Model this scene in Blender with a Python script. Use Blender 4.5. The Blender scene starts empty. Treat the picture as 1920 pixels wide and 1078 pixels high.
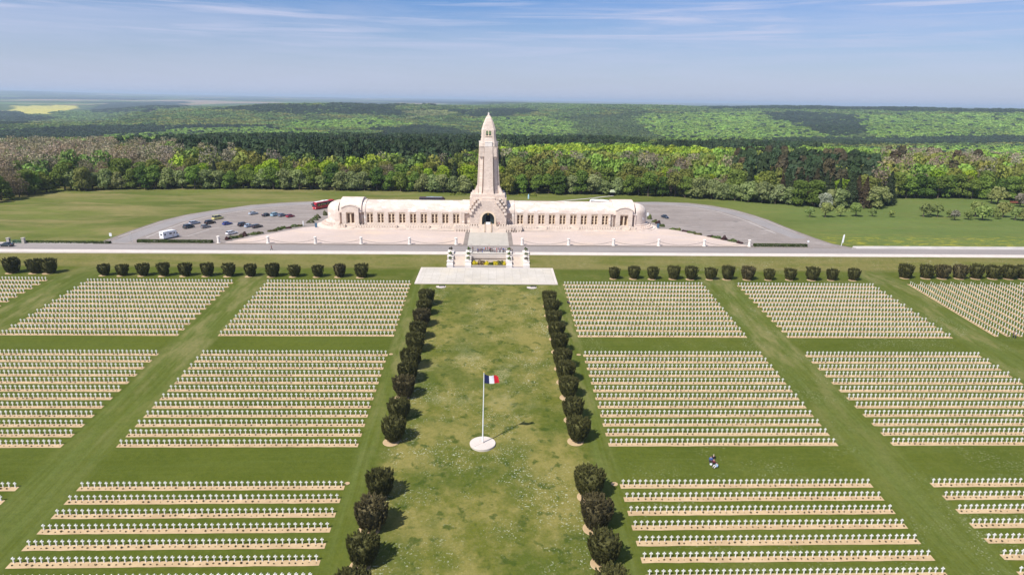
import bpy, math, random
import numpy as np
from mathutils import Vector, Matrix
rnd = random.Random(7)
nr = np.random.RandomState(11)
sc = bpy.context.scene
COL = sc.collection

# ------------------------------------------------------------------ camera, light, exposure
F = 1200.0; PITCH = math.radians(16.3); YAW = math.radians(1.97); ROLL = 0.0155
CP = np.array([0.8, 0.0, 52.0])
fw = np.array([math.sin(YAW)*math.cos(PITCH), math.cos(YAW)*math.cos(PITCH), -math.sin(PITCH)])
r0 = np.array([math.cos(YAW), -math.sin(YAW), 0.0]); u0 = np.cross(r0, fw)
rt = math.cos(ROLL)*r0 + math.sin(ROLL)*u0; up = np.cross(rt, fw)
cam = bpy.data.objects.new('camera', bpy.data.cameras.new('camera')); COL.objects.link(cam)
cam.data.sensor_width = 36; cam.data.lens = F/1920*36; cam.data.clip_start = 1; cam.data.clip_end = 90000
cam.matrix_world = Matrix(((rt[0], up[0], -fw[0], CP[0]), (rt[1], up[1], -fw[1], CP[1]), (rt[2], up[2], -fw[2], CP[2]), (0, 0, 0, 1)))
sc.camera = cam
SUN_EL = math.radians(52); SUN_AZ = math.radians(226.6)      # azimuth clockwise from +Y
sd = Vector((math.sin(SUN_AZ)*math.cos(SUN_EL), math.cos(SUN_AZ)*math.cos(SUN_EL), math.sin(SUN_EL)))
sun = bpy.data.objects.new('sun', bpy.data.lights.new('sun', 'SUN')); COL.objects.link(sun)
sun.data.energy = 4.4; sun.data.angle = math.radians(0.5); sun.data.color = (1.0, 0.95, 0.87)
sun.rotation_euler = sd.to_track_quat('Z', 'Y').to_euler(); sun.location = (0, 0, 300)
sc.view_settings.view_transform = 'Standard'; sc.view_settings.look = 'None'
sc.view_settings.exposure = 0.50; sc.view_settings.gamma = 1

class NT:
    def __init__(s, tree): s.t = tree; s.n = tree.nodes; s.l = tree.links
    def new(s, typ, **kw):
        n = s.n.new(typ)
        for k, v in kw.items():
            if hasattr(n, k): setattr(n, k, v)
        return n
    def put(s, sock, v):
        if isinstance(v, bpy.types.NodeSocket): s.l.new(v, sock)
        elif v is not None:
            if isinstance(v, (tuple, list)) and len(v) == 3 and sock.type == 'RGBA': v = (*v, 1)
            sock.default_value = v
    def math(s, op, a, b=None, c=None, clamp=False):
        n = s.new('ShaderNodeMath', operation=op, use_clamp=clamp)
        s.put(n.inputs[0], a)
        if b is not None: s.put(n.inputs[1], b)
        if c is not None: s.put(n.inputs[2], c)
        return n.outputs[0]
    def mix(s, f, a, b, blend='MIX'):
        n = s.new('ShaderNodeMix', data_type='RGBA', blend_type=blend)
        s.put(n.inputs[0], f); s.put(n.inputs[6], a); s.put(n.inputs[7], b); return n.outputs[2]
    def rng(s, v, a, b, c=0.0, d=1.0):
        n = s.new('ShaderNodeMapRange'); n.clamp = True
        s.put(n.inputs[0], v); n.inputs[1].default_value = a; n.inputs[2].default_value = b
        n.inputs[3].default_value = c; n.inputs[4].default_value = d; return n.outputs[0]
    def pos(s): return s.new('ShaderNodeNewGeometry').outputs['Position']
    def obj(s): return s.new('ShaderNodeTexCoord').outputs['Object']
    def scale(s, v, k):
        n = s.new('ShaderNodeVectorMath', operation='MULTIPLY'); s.put(n.inputs[0], v); n.inputs[1].default_value = k; return n.outputs[0]
    def noise(s, v, sc_, det=3.0, rough=0.55, dist=0.0):
        n = s.new('ShaderNodeTexNoise'); s.put(n.inputs['Vector'], v); n.inputs['Scale'].default_value = sc_
        n.inputs['Detail'].default_value = det; n.inputs['Roughness'].default_value = rough; n.inputs['Distortion'].default_value = dist
        return n.outputs['Fac']
    def sep(s, v):
        n = s.new('ShaderNodeSeparateXYZ'); s.put(n.inputs[0], v); return n.outputs

def newmat(name, rough=0.8, spec=0.2):
    m = bpy.data.materials.new(name); m.use_nodes = True
    nt = NT(m.node_tree); b = nt.n['Principled BSDF']
    b.inputs['Roughness'].default_value = rough
    b.inputs['Specular IOR Level'].default_value = spec
    return m, nt, b

# world: physical sky with thin high cloud
w = bpy.data.worlds.new('World'); sc.world = w; w.use_nodes = True
nt = NT(w.node_tree); bg = nt.n['Background']
sky = nt.new('ShaderNodeTexSky', sky_type='NISHITA'); sky.sun_disc = False
sky.sun_elevation = SUN_EL; sky.sun_rotation = SUN_AZ; sky.altitude = 400; sky.air_density = 1.0; sky.dust_density = 0.8; sky.ozone_density = 2.5
gv = nt.new('ShaderNodeTexCoord').outputs['Generated']
sx, sy, sz = nt.sep(gv)
st = nt.scale(gv, (1.6, 1.6, 17.0))
n1 = nt.noise(st, 1.6, 6, 0.62, 0.35)
st2 = nt.scale(gv, (2.2, 2.2, 60.0))
n2 = nt.noise(st2, 1.3, 5, 0.6, 0.6)
band = nt.rng(n1, 0.38, 0.68)
wisp = nt.math('MULTIPLY', nt.rng(n2, 0.49, 0.66), nt.rng(sz, 0.03, 0.10))
low = nt.rng(sz, 0.0, 0.15, 1.0, 0.0)
cl = nt.math('ADD', nt.math('MULTIPLY', band, 0.42), nt.math('MULTIPLY', wisp, 0.60), clamp=True)
SKYMUL = nt.mix(nt.rng(sz, 0.30, 0.60), nt.mix(nt.rng(sz, 0.0, 0.17), (0.72, 0.74, 0.86), (0.30, 0.60, 1.02)), (0.9, 1.0, 1.1))
c0 = nt.mix(1.0, sky.outputs[0], SKYMUL, 'MULTIPLY')
c1 = nt.mix(cl, c0, (5.1, 5.5, 7.3))
c2 = nt.mix(nt.math('MULTIPLY', low, 0.75), c1, (4.9, 5.35, 7.0))
nt.put(bg.inputs[0], c2); bg.inputs[1].default_value = 0.082

# ------------------------------------------------------------------ helpers
def ray(x, y): return fw + rt*(x-960)/F - up*(y-539)/F
def plane(x, y, z0=0.0, s=0.0, Y0=0.0):
    d = ray(x, y); t = (z0 + s*(CP[1]-Y0) - CP[2])/(d[2]-s*d[1]); return CP + t*d
def cem(x, y): return plane(x, y, -3.0, SL, 193.0)
def proj(X, Y, Z):
    dx, dy, dz = X-CP[0], Y-CP[1], Z-CP[2]
    q = dx*fw[0]+dy*fw[1]+dz*fw[2]
    return 960+F*(dx*rt[0]+dy*rt[1]+dz*rt[2])/q, 539-F*(dx*up[0]+dy*up[1]+dz*up[2])/q
SL = 0.0898
def lawn_z(Y):
    if Y > 217.9: return 0.0
    if Y > 211: t = (217.9-Y)/6.9; return -3.0*t*t*(3-2*t)
    if Y > 193: return -3.0
    return -3.0 - SL*(193-Y)

def tag(o, label=None, cat=None, group=None, kind=None):
    if label: o['label'] = label
    if cat: o['category'] = cat
    if group: o['group'] = group
    if kind: o['kind'] = kind
    return o
def empty(name, loc=(0, 0, 0), rz=0.0):
    o = bpy.data.objects.new(name, None); o.location = loc; o.rotation_euler = (0, 0, rz); o.empty_display_size = 0.5
    COL.objects.link(o); return o
def copy_tree(o, parent=None):
    c = o.copy(); COL.objects.link(c); c.parent = parent
    for ch in list(o.children): copy_tree(ch, c)
    return c

class MB:
    def __init__(s, org=(0, 0, 0)): s.v = []; s.f = []; s.m = []; s.o = org
    def add(s, vs, fs, mi=0):
        b = len(s.v); s.v += [(x-s.o[0], y-s.o[1], z-s.o[2]) for x, y, z in vs]
        s.f += [tuple(i+b for i in f) for f in fs]; s.m += [mi]*len(fs); return s
    def box(s, x0, x1, y0, y1, z0, z1, mi=0, tx=0.0, ty=0.0):
        a = [(x0, y0, z0), (x1, y0, z0), (x1, y1, z0), (x0, y1, z0), (x0+tx, y0+ty, z1), (x1-tx, y0+ty, z1), (x1-tx, y1-ty, z1), (x0+tx, y1-ty, z1)]
        return s.add(a, [(3, 2, 1, 0), (4, 5, 6, 7), (0, 1, 5, 4), (1, 2, 6, 5), (2, 3, 7, 6), (3, 0, 4, 7)], mi)
    def prism(s, pts, a, b, axis='y', mi=0, cap=True):
        n = len(pts)
        f = {'y': lambda p, t: (p[0], t, p[1]), 'x': lambda p, t: (t, p[0], p[1]), 'z': lambda p, t: (p[0], p[1], t)}[axis]
        vs = [f(p, a) for p in pts]+[f(p, b) for p in pts]
        fs = [(i, (i+1) % n, n+(i+1) % n, n+i) for i in range(n)]
        if cap: fs += [tuple(range(n))[::-1], tuple(range(n, 2*n))]
        return s.add(vs, fs, mi)
    def rings(s, rings, mi=0, cap0=True, cap1=True, closed=True):
        n = len(rings[0]); vs = [p for r in rings for p in r]; fs = []
        for k in range(len(rings)-1):
            for i in range(n if closed else n-1):
                j = (i+1) % n; fs.append((k*n+i, k*n+j, (k+1)*n+j, (k+1)*n+i))
        if cap0: fs.append(tuple(range(n))[::-1])
        if cap1: fs.append(tuple(range((len(rings)-1)*n, len(rings)*n)))
        return s.add(vs, fs, mi)
    def lathe(s, prof, n=16, c=(0, 0, 0), mi=0, cap=True):
        return s.rings([[(c[0]+r*math.cos(2*math.pi*i/n), c[1]+r*math.sin(2*math.pi*i/n), c[2]+z) for i in range(n)] for r, z in prof], mi, cap, cap)
    def tube(s, p, q, r, n=6, r2=None, mi=0):
        p, q = Vector(p), Vector(q); d = (q-p).normalized(); a = d.orthogonal().normalized(); b = d.cross(a); r2 = r if r2 is None else r2
        return s.rings([[tuple(c+(a*math.cos(2*math.pi*i/n)+b*math.sin(2*math.pi*i/n))*k) for i in range(n)] for c, k in ((p, r), (q, r2))], mi)
    def mesh(s, name, mats, smooth=False):
        me = bpy.data.meshes.new(name); me.from_pydata(s.v, [], s.f)
        for m in (mats if isinstance(mats, (list, tuple)) else [mats]): me.materials.append(m)
        if len(set(s.m)) > 1: me.polygons.foreach_set('material_index', s.m)
        if smooth: me.polygons.foreach_set('use_smooth', [True]*len(me.polygons))
        me.update(); me.validate(); return me
    def build(s, name, mats, parent=None, loc=None, smooth=False, rz=None, fix=True):
        me = s.mesh(name, mats, smooth)
        if fix:
            import bmesh
            bm = bmesh.new(); bm.from_mesh(me); bmesh.ops.recalc_face_normals(bm, faces=bm.faces); bm.to_mesh(me); bm.free()
        o = bpy.data.objects.new(name, me); COL.objects.link(o)
        if parent: o.parent = parent
        if loc is not None: o.location = loc
        if rz is not None: o.rotation_euler = (0, 0, rz)
        return o
def sheet(name, pts, z, mat, kind='structure', base=None):
    """a thin slab whose top is the polygon pts at height z"""
    m = MB(); a = sum(pts[i][0]*pts[(i+1) % len(pts)][1]-pts[(i+1) % len(pts)][0]*pts[i][1] for i in range(len(pts)))
    if a < 0: pts = pts[::-1]
    if base is None:
        from mathutils.geometry import tessellate_polygon
        tr = tessellate_polygon([[Vector((x, y, 0)) for x, y in pts]]); fs = []
        for t in tr:
            A_, B_, C_2 = (pts[i] for i in t); cr = (B_[0]-A_[0])*(C_2[1]-A_[1])-(B_[1]-A_[1])*(C_2[0]-A_[0]); fs.append(tuple(t) if cr > 0 else tuple(t)[::-1])
        m.add([(x, y, z) for x, y in pts], fs)
    else: m.prism(pts, base, z, 'z')
    o = m.build(name, mat, fix=base is not None); tag(o, kind=kind); return o

# value noise on numpy arrays
def vnoise(x, y, s=1.0, seed=0):
    x = np.asarray(x, float)*s; y = np.asarray(y, float)*s
    xi = np.floor(x).astype(np.int64); yi = np.floor(y).astype(np.int64); xf = x-xi; yf = y-yi
    def h(a, b):
        n = (a*374761393+b*668265263+seed*1442695041) & 0xffffffff
        n = ((n ^ (n >> 13))*1274126177) & 0xffffffff
        return ((n ^ (n >> 16)) & 0xffff)/65535.0
    u = xf*xf*(3-2*xf); v = yf*yf*(3-2*yf)
    return (h(xi, yi)*(1-u)+h(xi+1, yi)*u)*(1-v)+(h(xi, yi+1)*(1-u)+h(xi+1, yi+1)*u)*v
def fbm(x, y, s=1.0, seed=0, o=4):
    t = 0; a = 1.0; tot = 0
    for k in range(o): t = t+a*vnoise(x, y, s*2**k, seed+k*17); tot += a; a *= 0.5
    return t/tot

# ------------------------------------------------------------------ materials
def stone_mat(name, base, var=0.10, patches=0.0, course=0.0, rough=0.85, blockw=1.1, blockh=0.45, warm=(0.55, 0.40, 0.30)):
    m, nt, b = newmat(name, rough)
    p = nt.pos(); x, y, z = nt.sep(p)
    n = nt.noise(p, 0.35, 4); n2 = nt.noise(p, 3.0, 3)
    dark = tuple(c*(1-2.2*var) for c in base); lite = tuple(min(0.86, c*(1+var)) for c in base)
    c = nt.mix(nt.rng(n, 0.3, 0.7), dark, lite)
    c = nt.mix(nt.math('MULTIPLY', nt.rng(n2, 0.45, 0.75), 0.22), c, warm)
    ps = nt.scale(p, (0.9, 0.9, 0.12)); st = nt.noise(ps, 1.2, 4)
    c = nt.mix(nt.math('MULTIPLY', nt.rng(st, 0.55, 0.8), 0.30), c, (0.42, 0.36, 0.31))
    if course:
        cmb = nt.new('ShaderNodeCombineXYZ'); nt.put(cmb.inputs[0], nt.math('ADD', x, y)); nt.put(cmb.inputs[1], z)
        br = nt.new('ShaderNodeTexBrick'); nt.put(br.inputs['Vector'], cmb.outputs[0]); br.inputs['Scale'].default_value = 1.0
        br.inputs['Brick Width'].default_value = blockw; br.inputs['Row Height'].default_value = blockh; br.inputs['Mortar Size'].default_value = 0.035
        br.inputs['Color1'].default_value = (1, 1, 1, 1); br.inputs['Color2'].default_value = (0.86, 0.84, 0.83, 1); br.inputs['Mortar'].default_value = (1-course,)*3+(1,)
        c = nt.mix(1.0, c, br.outputs['Color'], 'MULTIPLY')
    if patches:
        q = nt.noise(nt.scale(p, (0.25, 0.5, 0.5)), 1.0, 4, 0.6)
        c = nt.mix(nt.rng(q, 0.56, 0.62, 0, patches), c, (0.84, 0.82, 0.78))
        g = nt.noise(nt.scale(p, (0.18, 0.5, 0.9)), 1.3, 5, 0.65)
        c = nt.mix(nt.rng(g, 0.56, 0.72, 0, 0.45), c, (0.47, 0.39, 0.33))
    nt.put(b.inputs['Base Color'], c)
    bump = nt.new('ShaderNodeBump'); bump.inputs['Strength'].default_value = 0.25; bump.inputs['Distance'].default_value = 0.05
    nt.put(bump.inputs['Height'], n2); nt.put(b.inputs['Normal'], bump.outputs[0])
    return m
M = {}
M['facade'] = stone_mat('facade_stone', (0.69, 0.59, 0.505), 0.05, course=0.13)
M['tower'] = stone_mat('tower_stone', (0.68, 0.57, 0.485), 0.06, course=0.26, blockw=0.95, blockh=0.62)
M['smooth'] = stone_mat('smooth_stone', (0.72, 0.61, 0.535), 0.06, course=0.06)
M['roofs'] = stone_mat('vault_stone', (0.66, 0.565, 0.495), 0.06, patches=0.75, course=0.05, blockw=3, blockh=0.9)
M['white'] = stone_mat('white_stone', (0.78, 0.72, 0.66), 0.05)
M['cream'] = stone_mat('cream_stone', (0.74, 0.60, 0.44), 0.05)
M['steps'] = stone_mat('step_stone', (0.62, 0.53, 0.45), 0.07)
M['whitepave'] = stone_mat('white_paving', (0.60, 0.535, 0.485), 0.05)
M['crossw'] = stone_mat('cross_stone', (0.72, 0.71, 0.68), 0.03, warm=(0.6, 0.58, 0.55))

def flat(name, col, rough=0.6, spec=0.3, metal=0.0, var=0.06, nscale=4.0):
    m, nt, b = newmat(name, rough, spec); b.inputs['Metallic'].default_value = metal
    n = nt.noise(nt.obj(), nscale, 3)
    nt.put(b.inputs['Base Color'], nt.mix(nt.rng(n, 0.3, 0.7), tuple(c*(1-var*1.5) for c in col), tuple(min(0.95, c*(1+var)) for c in col))); return m
def objcol(name, rough=0.4, spec=0.5, coat=0.0, var=0.12, nscale=6.0):
    m, nt, b = newmat(name, rough, spec); b.inputs['Coat Weight'].default_value = coat; b.inputs['Coat Roughness'].default_value = 0.08
    oi = nt.new('ShaderNodeObjectInfo'); n = nt.noise(nt.obj(), nscale, 3)
    nt.put(b.inputs['Base Color'], nt.mix(nt.rng(n, 0.3, 0.7, 0, var*2), oi.outputs['Color'], (0.05, 0.05, 0.04))); return m
M['paint'] = objcol('car_paint', 0.3, 0.5, 0.8, 0.04)
M['cloth'] = objcol('clothing', 0.85, 0.1, 0, 0.2)
M['hair'] = objcol('hair', 0.7, 0.2, 0, 0.2)
M['skin'] = flat('skin', (0.55, 0.33, 0.24), 0.6)
M['glass'] = flat('dark_glass', (0.02, 0.026, 0.032), 0.12, 0.7)
M['stained'] = flat('stained_glass', (0.17, 0.10, 0.06), 0.45, 0.4, var=0.45, nscale=1.6)
M['rubber'] = flat('rubber', (0.02, 0.02, 0.02), 0.8)
M['metal'] = flat('grey_metal', (0.45, 0.45, 0.46), 0.4, 0.5, 0.6)
M['whitepaint'] = flat('white_paint', (0.80, 0.81, 0.82), 0.4, 0.4)
M['black'] = flat('black_iron', (0.03, 0.03, 0.03), 0.6)
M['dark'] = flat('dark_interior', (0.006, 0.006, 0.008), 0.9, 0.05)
M['teal'] = flat('dark_teal_door', (0.035, 0.055, 0.055), 0.5)
M['gold'] = flat('gold', (0.55, 0.38, 0.10), 0.4, 0.5, 0.5)
M['bronze'] = flat('bronze_rail', (0.30, 0.20, 0.10), 0.5)
M['lampglass'] = flat('lamp_glass', (0.75, 0.75, 0.7), 0.2)
M['tail'] = flat('tail_lens', (0.4, 0.02, 0.02), 0.3)
M['bluesign'] = flat('blue_panel', (0.07, 0.13, 0.20), 0.5)
M['yellow'] = flat('yellow_graphic', (0.75, 0.62, 0.08), 0.5)
M['greenp'] = flat('green_graphic', (0.25, 0.42, 0.08), 0.5)
M['red'] = flat('red_paint', (0.50, 0.02, 0.03), 0.35, 0.5)
M['fblue'] = flat('flag_blue', (0.016, 0.022, 0.085), 0.8); M['fwhite'] = flat('flag_white', (0.78, 0.78, 0.80), 0.8); M['fred'] = flat('flag_red', (0.66, 0.02, 0.035), 0.8)
M['greeng'] = flat('green_gate', (0.08, 0.17, 0.12), 0.5)
M['wood'] = flat('bark', (0.12, 0.095, 0.07), 0.9, 0.1)

# asphalt, gravel, concrete, soil
def ground_mat(name, a, bcol, s1, s2, stretch=(1, 1, 1), rough=0.9, streak=None):
    m, nt, b = newmat(name, rough, 0.15); p = nt.scale(nt.pos(), stretch)
    n = nt.noise(p, s1, 5, 0.6); f = nt.noise(nt.pos(), s2, 3)
    c = nt.mix(nt.rng(n, 0.32, 0.68), a, bcol)
    c = nt.mix(nt.rng(f, 0.35, 0.7, 0, 0.3), c, tuple(x*0.72 for x in a))
    if streak:
        q = nt.noise(nt.scale(nt.pos(), streak[0]), 1.0, 4, 0.6)
        c = nt.mix(nt.rng(q, 0.5, 0.7, 0, streak[2]), c, streak[1])
    nt.put(b.inputs['Base Color'], c); return m
def paved_mat(name, a, bcol, s1, s2, **k):
    m = ground_mat(name, a, bcol, s1, s2, **k); nt = NT(m.node_tree); b = nt.n['Principled BSDF']; old = b.inputs['Base Color'].links[0].from_socket
    br = nt.new('ShaderNodeTexBrick'); nt.put(br.inputs['Vector'], nt.pos()); br.inputs['Scale'].default_value = 1.0; br.inputs['Brick Width'].default_value = 2.6; br.inputs['Row Height'].default_value = 1.9
    br.offset = 0.0; br.inputs['Mortar Size'].default_value = 0.045; br.inputs['Color1'].default_value = (1, 1, 1, 1); br.inputs['Color2'].default_value = (0.93, 0.925, 0.91, 1); br.inputs['Mortar'].default_value = (0.74, 0.72, 0.69, 1)
    nt.put(b.inputs['Base Color'], nt.mix(1.0, old, br.outputs['Color'], 'MULTIPLY')); return m
def worn_mat(*a, **k):
    m = ground_mat(*a, **k); nt = NT(m.node_tree); b = nt.n['Principled BSDF']; c = b.inputs['Base Color'].links[0].from_socket; p = nt.pos()
    c = nt.mix(nt.rng(nt.noise(p, 0.22, 5, 0.7), 0.50, 0.72, 0, 0.45), c, (0.155, 0.14, 0.135))
    c = nt.mix(nt.rng(nt.noise(nt.scale(p, (0.35, 0.35, 1)), 1.0, 2, 0.4), 0.66, 0.72, 0, 0.6), c, (0.12, 0.11, 0.105))
    c = nt.mix(nt.rng(nt.noise(nt.scale(p, (0.03, 0.10, 1)), 1.0, 5, 0.7, 1.5), 0.54, 0.66, 0, 0.5), c, (0.37, 0.33, 0.31))
    nt.put(b.inputs['Base Color'], c); return m
M['asphalt'] = worn_mat('asphalt', (0.235, 0.20, 0.18), (0.29, 0.25, 0.225), 0.06, 1.2, (1, 1.4, 1), streak=((0.02, 0.25, 1), (0.34, 0.30, 0.28), 0.5))
M['lane'] = ground_mat('lane_asphalt', (0.25, 0.23, 0.225), (0.31, 0.285, 0.275), 0.08, 1.2)
M['road'] = ground_mat('road_asphalt', (0.24, 0.215, 0.205), (0.30, 0.265, 0.25), 0.05, 1.0, (0.5, 2, 1), streak=((0.01, 0.9, 1), (0.35, 0.32, 0.30), 0.5))
M['gravel'] = ground_mat('pink_gravel', (0.485, 0.395, 0.345), (0.56, 0.46, 0.41), 0.05, 1.5, streak=((0.05, 0.12, 1), (0.66, 0.50, 0.36), 0.45))
M['concrete'] = ground_mat('grey_slab', (0.42, 0.385, 0.33), (0.50, 0.455, 0.40), 0.15, 1.5, streak=((0.5, 0.05, 1), (0.36, 0.34, 0.29), 0.4))
M['kerb'] = ground_mat('kerb_stone', (0.20, 0.17, 0.15), (0.27, 0.23, 0.20), 0.3, 1.5)
M['terrace'] = paved_mat('terrace_paving', (0.50, 0.46, 0.405), (0.585, 0.54, 0.485), 0.12, 1.5, streak=((0.2, 0.06, 1), (0.60, 0.53, 0.42), 0.5))
M['soil'] = ground_mat('soil', (0.41, 0.29, 0.165), (0.52, 0.385, 0.23), 0.3, 2.0)
M['soilr'] = ground_mat('red_soil', (0.36, 0.20, 0.13), (0.44, 0.27, 0.18), 0.3, 2.0)
M['whitegravel'] = ground_mat('white_gravel', (0.42, 0.385, 0.36), (0.58, 0.54, 0.50), 0.12, 1.2)

# lawn of the cemetery
def lawn_mat():
    m, nt, b = newmat('lawn_grass', 0.95, 0.08)
    p = nt.pos(); x, y, z = nt.sep(p); ax = nt.math('ABSOLUTE', x)
    big = nt.noise(p, 0.045, 4, 0.6); med = nt.noise(p, 0.35, 4, 0.6); fin = nt.noise(p, 2.6, 4, 0.7)
    c = nt.mix(nt.rng(big, 0.3, 0.7), (0.072, 0.092, 0.0105), (0.102, 0.120, 0.016))
    # mowing streaks: along the lanes (y) and across between the blocks (x)
    sy_ = nt.noise(nt.scale(p, (1.4, 0.035, 0.2)), 1.0, 4, 0.6); sx_ = nt.noise(nt.scale(p, (0.03, 1.1, 0.2)), 1.0, 4, 0.6)
    lane = nt.math('MAXIMUM', nt.math('MULTIPLY', nt.rng(ax, 67.5, 69.5), nt.rng(ax, 77, 79.5, 1, 0)),
                   nt.math('MAXIMUM', nt.math('MULTIPLY', nt.rng(ax, 19, 20.5), nt.rng(ax, 23, 24.5, 1, 0)), nt.math('MULTIPLY', nt.rng(ax, 122, 125), nt.rng(ax, 133, 136, 1, 0))))
    lm = nt.math('MULTIPLY', lane, nt.rng(sy_, 0.36, 0.66))
    c = nt.mix(nt.math('MULTIPLY', lm, 0.85), c, (0.120, 0.145, 0.036))
    c = nt.mix(nt.rng(sx_, 0.46, 0.66, 0, 0.5), c, (0.098, 0.122, 0.024))
    dl = nt.math('MULTIPLY', lane, nt.rng(nt.noise(nt.scale(p, (0.3, 0.08, 0.2)), 1.0, 4, 0.65), 0.46, 0.64))
    c = nt.mix(nt.math('MULTIPLY', dl, nt.rng(y, 95, 150, 0.1, 0.85)), c, (0.200, 0.185, 0.070))
    # general dry patches, stronger right and far
    dr = nt.rng(nt.noise(p, 0.09, 5, 0.66), 0.50, 0.68)
    zone = nt.math('MAXIMUM', nt.rng(y, 193, 200), nt.math('MULTIPLY', nt.rng(x, 24, 30, 0, 0.30), nt.rng(x, 60, 72, 1, 0.5)))
    c = nt.mix(nt.math('MULTIPLY', dr, nt.math('MULTIPLY', zone, 0.8)), c, (0.165, 0.155, 0.048))
    # the bank under the road is rough and straw coloured
    bank = nt.rng(y, 208.5, 211.5)
    c = nt.mix(nt.math('MULTIPLY', bank, nt.rng(nt.noise(nt.scale(p, (0.05, 0.3, 1)), 1.0, 4, 0.6), 0.36, 0.58, 0.35, 0.95)), c, (0.175, 0.155, 0.055))
    # central lawn: yellow, clumpy, with daisies
    jit = nt.math('MULTIPLY', nt.math('SUBTRACT', med, 0.5), 5.0)
    cen = nt.math('MULTIPLY', nt.rng(nt.math('ADD', ax, jit), 17.0, 20.0, 1, 0), nt.rng(y, 190.5, 191.5, 1, 0))
    cc = nt.mix(nt.rng(nt.noise(p, 0.12, 5, 0.7), 0.40, 0.56), (0.116, 0.126, 0.020), (0.230, 0.200, 0.060))
    cc = nt.mix(nt.rng(nt.noise(nt.scale(p, (0.10, 0.04, 1)), 1.0, 4, 0.6), 0.44, 0.62, 0, 0.8), cc, (0.074, 0.100, 0.015))
    cc = nt.mix(nt.rng(nt.noise(p, 0.42, 3, 0.5), 0.58, 0.66, 0, 0.8), cc, (0.048, 0.074, 0.011))
    cc = nt.mix(nt.rng(nt.noise(p, 1.1, 3, 0.6), 0.52, 0.72, 0, 0.35), cc, (0.215, 0.195, 0.075))
    pale = nt.math('MULTIPLY', nt.rng(nt.noise(p, 0.11, 3, 0.6), 0.56, 0.66), nt.math('MULTIPLY', nt.rng(y, 118, 128), nt.rng(y, 150, 140, 0, 1)))
    cc = nt.mix(nt.math('MULTIPLY', nt.math('MULTIPLY', pale, nt.rng(fin, 0.4, 0.62)), 0.75), cc, (0.40, 0.36, 0.20))
    c = nt.mix(cen, c, cc)
    # daisies: clusters of small white specks
    spk = nt.rng(nt.noise(p, 3.0, 2, 0.5), 0.60, 0.66)
    clu = nt.math('MULTIPLY', nt.rng(nt.noise(p, 0.13, 4, 0.7), 0.47, 0.60), nt.rng(nt.noise(p, 0.035, 2, 0.5), 0.35, 0.6, 0.35, 1))
    side = nt.math('MAXIMUM', nt.math('MULTIPLY', cen, 1.0), nt.rng(x, 22, 26, 0, 0.55))
    c = nt.mix(nt.math('MULTIPLY', nt.math('MULTIPLY', spk, clu), nt.math('MULTIPLY', side, 0.75)), c, (0.54, 0.54, 0.42))
    # fine tufts
    c = nt.mix(nt.rng(nt.noise(p, 0.9, 4, 0.7), 0.42, 0.66, 0, 0.45), c, nt.mix(1.0, c, (0.62, 0.72, 0.6), 'MULTIPLY'))
    c = nt.mix(nt.rng(fin, 0.35, 0.70, 0, 0.42), c, nt.mix(0.55, c, (0.02, 0.03, 0.004)))
    nt.put(b.inputs['Base Color'], c)
    bump = nt.new('ShaderNodeBump'); bump.inputs['Strength'].default_value = 0.5; bump.inputs['Distance'].default_value = 0.12
    nt.put(bump.inputs['Height'], fin); nt.put(b.inputs['Normal'], bump.outputs[0])
    return m
M['lawn'] = lawn_mat()
def field_mat():
    m, nt, b = newmat('field_grass', 0.95, 0.08)
    p = nt.pos(); x, y, z = nt.sep(p)
    big = nt.noise(nt.scale(p, (0.4, 1.0, 1)), 0.045, 5, 0.62); med = nt.noise(p, 0.25, 4, 0.6); fin = nt.noise(p, 1.2, 4, 0.7)
    c = nt.mix(nt.rng(big, 0.35, 0.65), (0.082, 0.106, 0.018), (0.135, 0.155, 0.034))
    dry = nt.math('MULTIPLY', nt.rng(nt.noise(nt.scale(p, (0.016, 0.05, 1)), 1.3, 6, 0.68, 0.6), 0.44, 0.64), nt.rng(x, -60, 60, 0.85, 0.12))
    c = nt.mix(dry, c, (0.235, 0.195, 0.080))
    right = nt.rng(x, 110, 160)
    c = nt.mix(nt.math('MULTIPLY', right, 0.55), c, (0.110, 0.165, 0.045))
    c = nt.mix(nt.rng(nt.noise(nt.scale(p, (0.03, 0.16, 1)), 1.0, 5, 0.65), 0.48, 0.68, 0, 0.5), c, (0.150, 0.150, 0.045))
    yel = nt.math('MULTIPLY', nt.math('MULTIPLY', nt.rng(y, 232, 240), nt.rng(y, 250, 262, 1, 0)), nt.math('MULTIPLY', nt.rng(x, 128, 140), nt.rng(nt.noise(nt.scale(p, (0.12, 0.4, 1)), 1.4, 5, 0.75), 0.52, 0.60)))
    c = nt.mix(nt.math('MULTIPLY', yel, 0.55), c, (0.50, 0.42, 0.03))
    c = nt.mix(nt.rng(med, 0.4, 0.7, 0, 0.35), c, nt.mix(0.5, c, (0.03, 0.045, 0.01)))
    nt.put(b.inputs['Base Color'], c)
    return m
M['field'] = field_mat()

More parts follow.
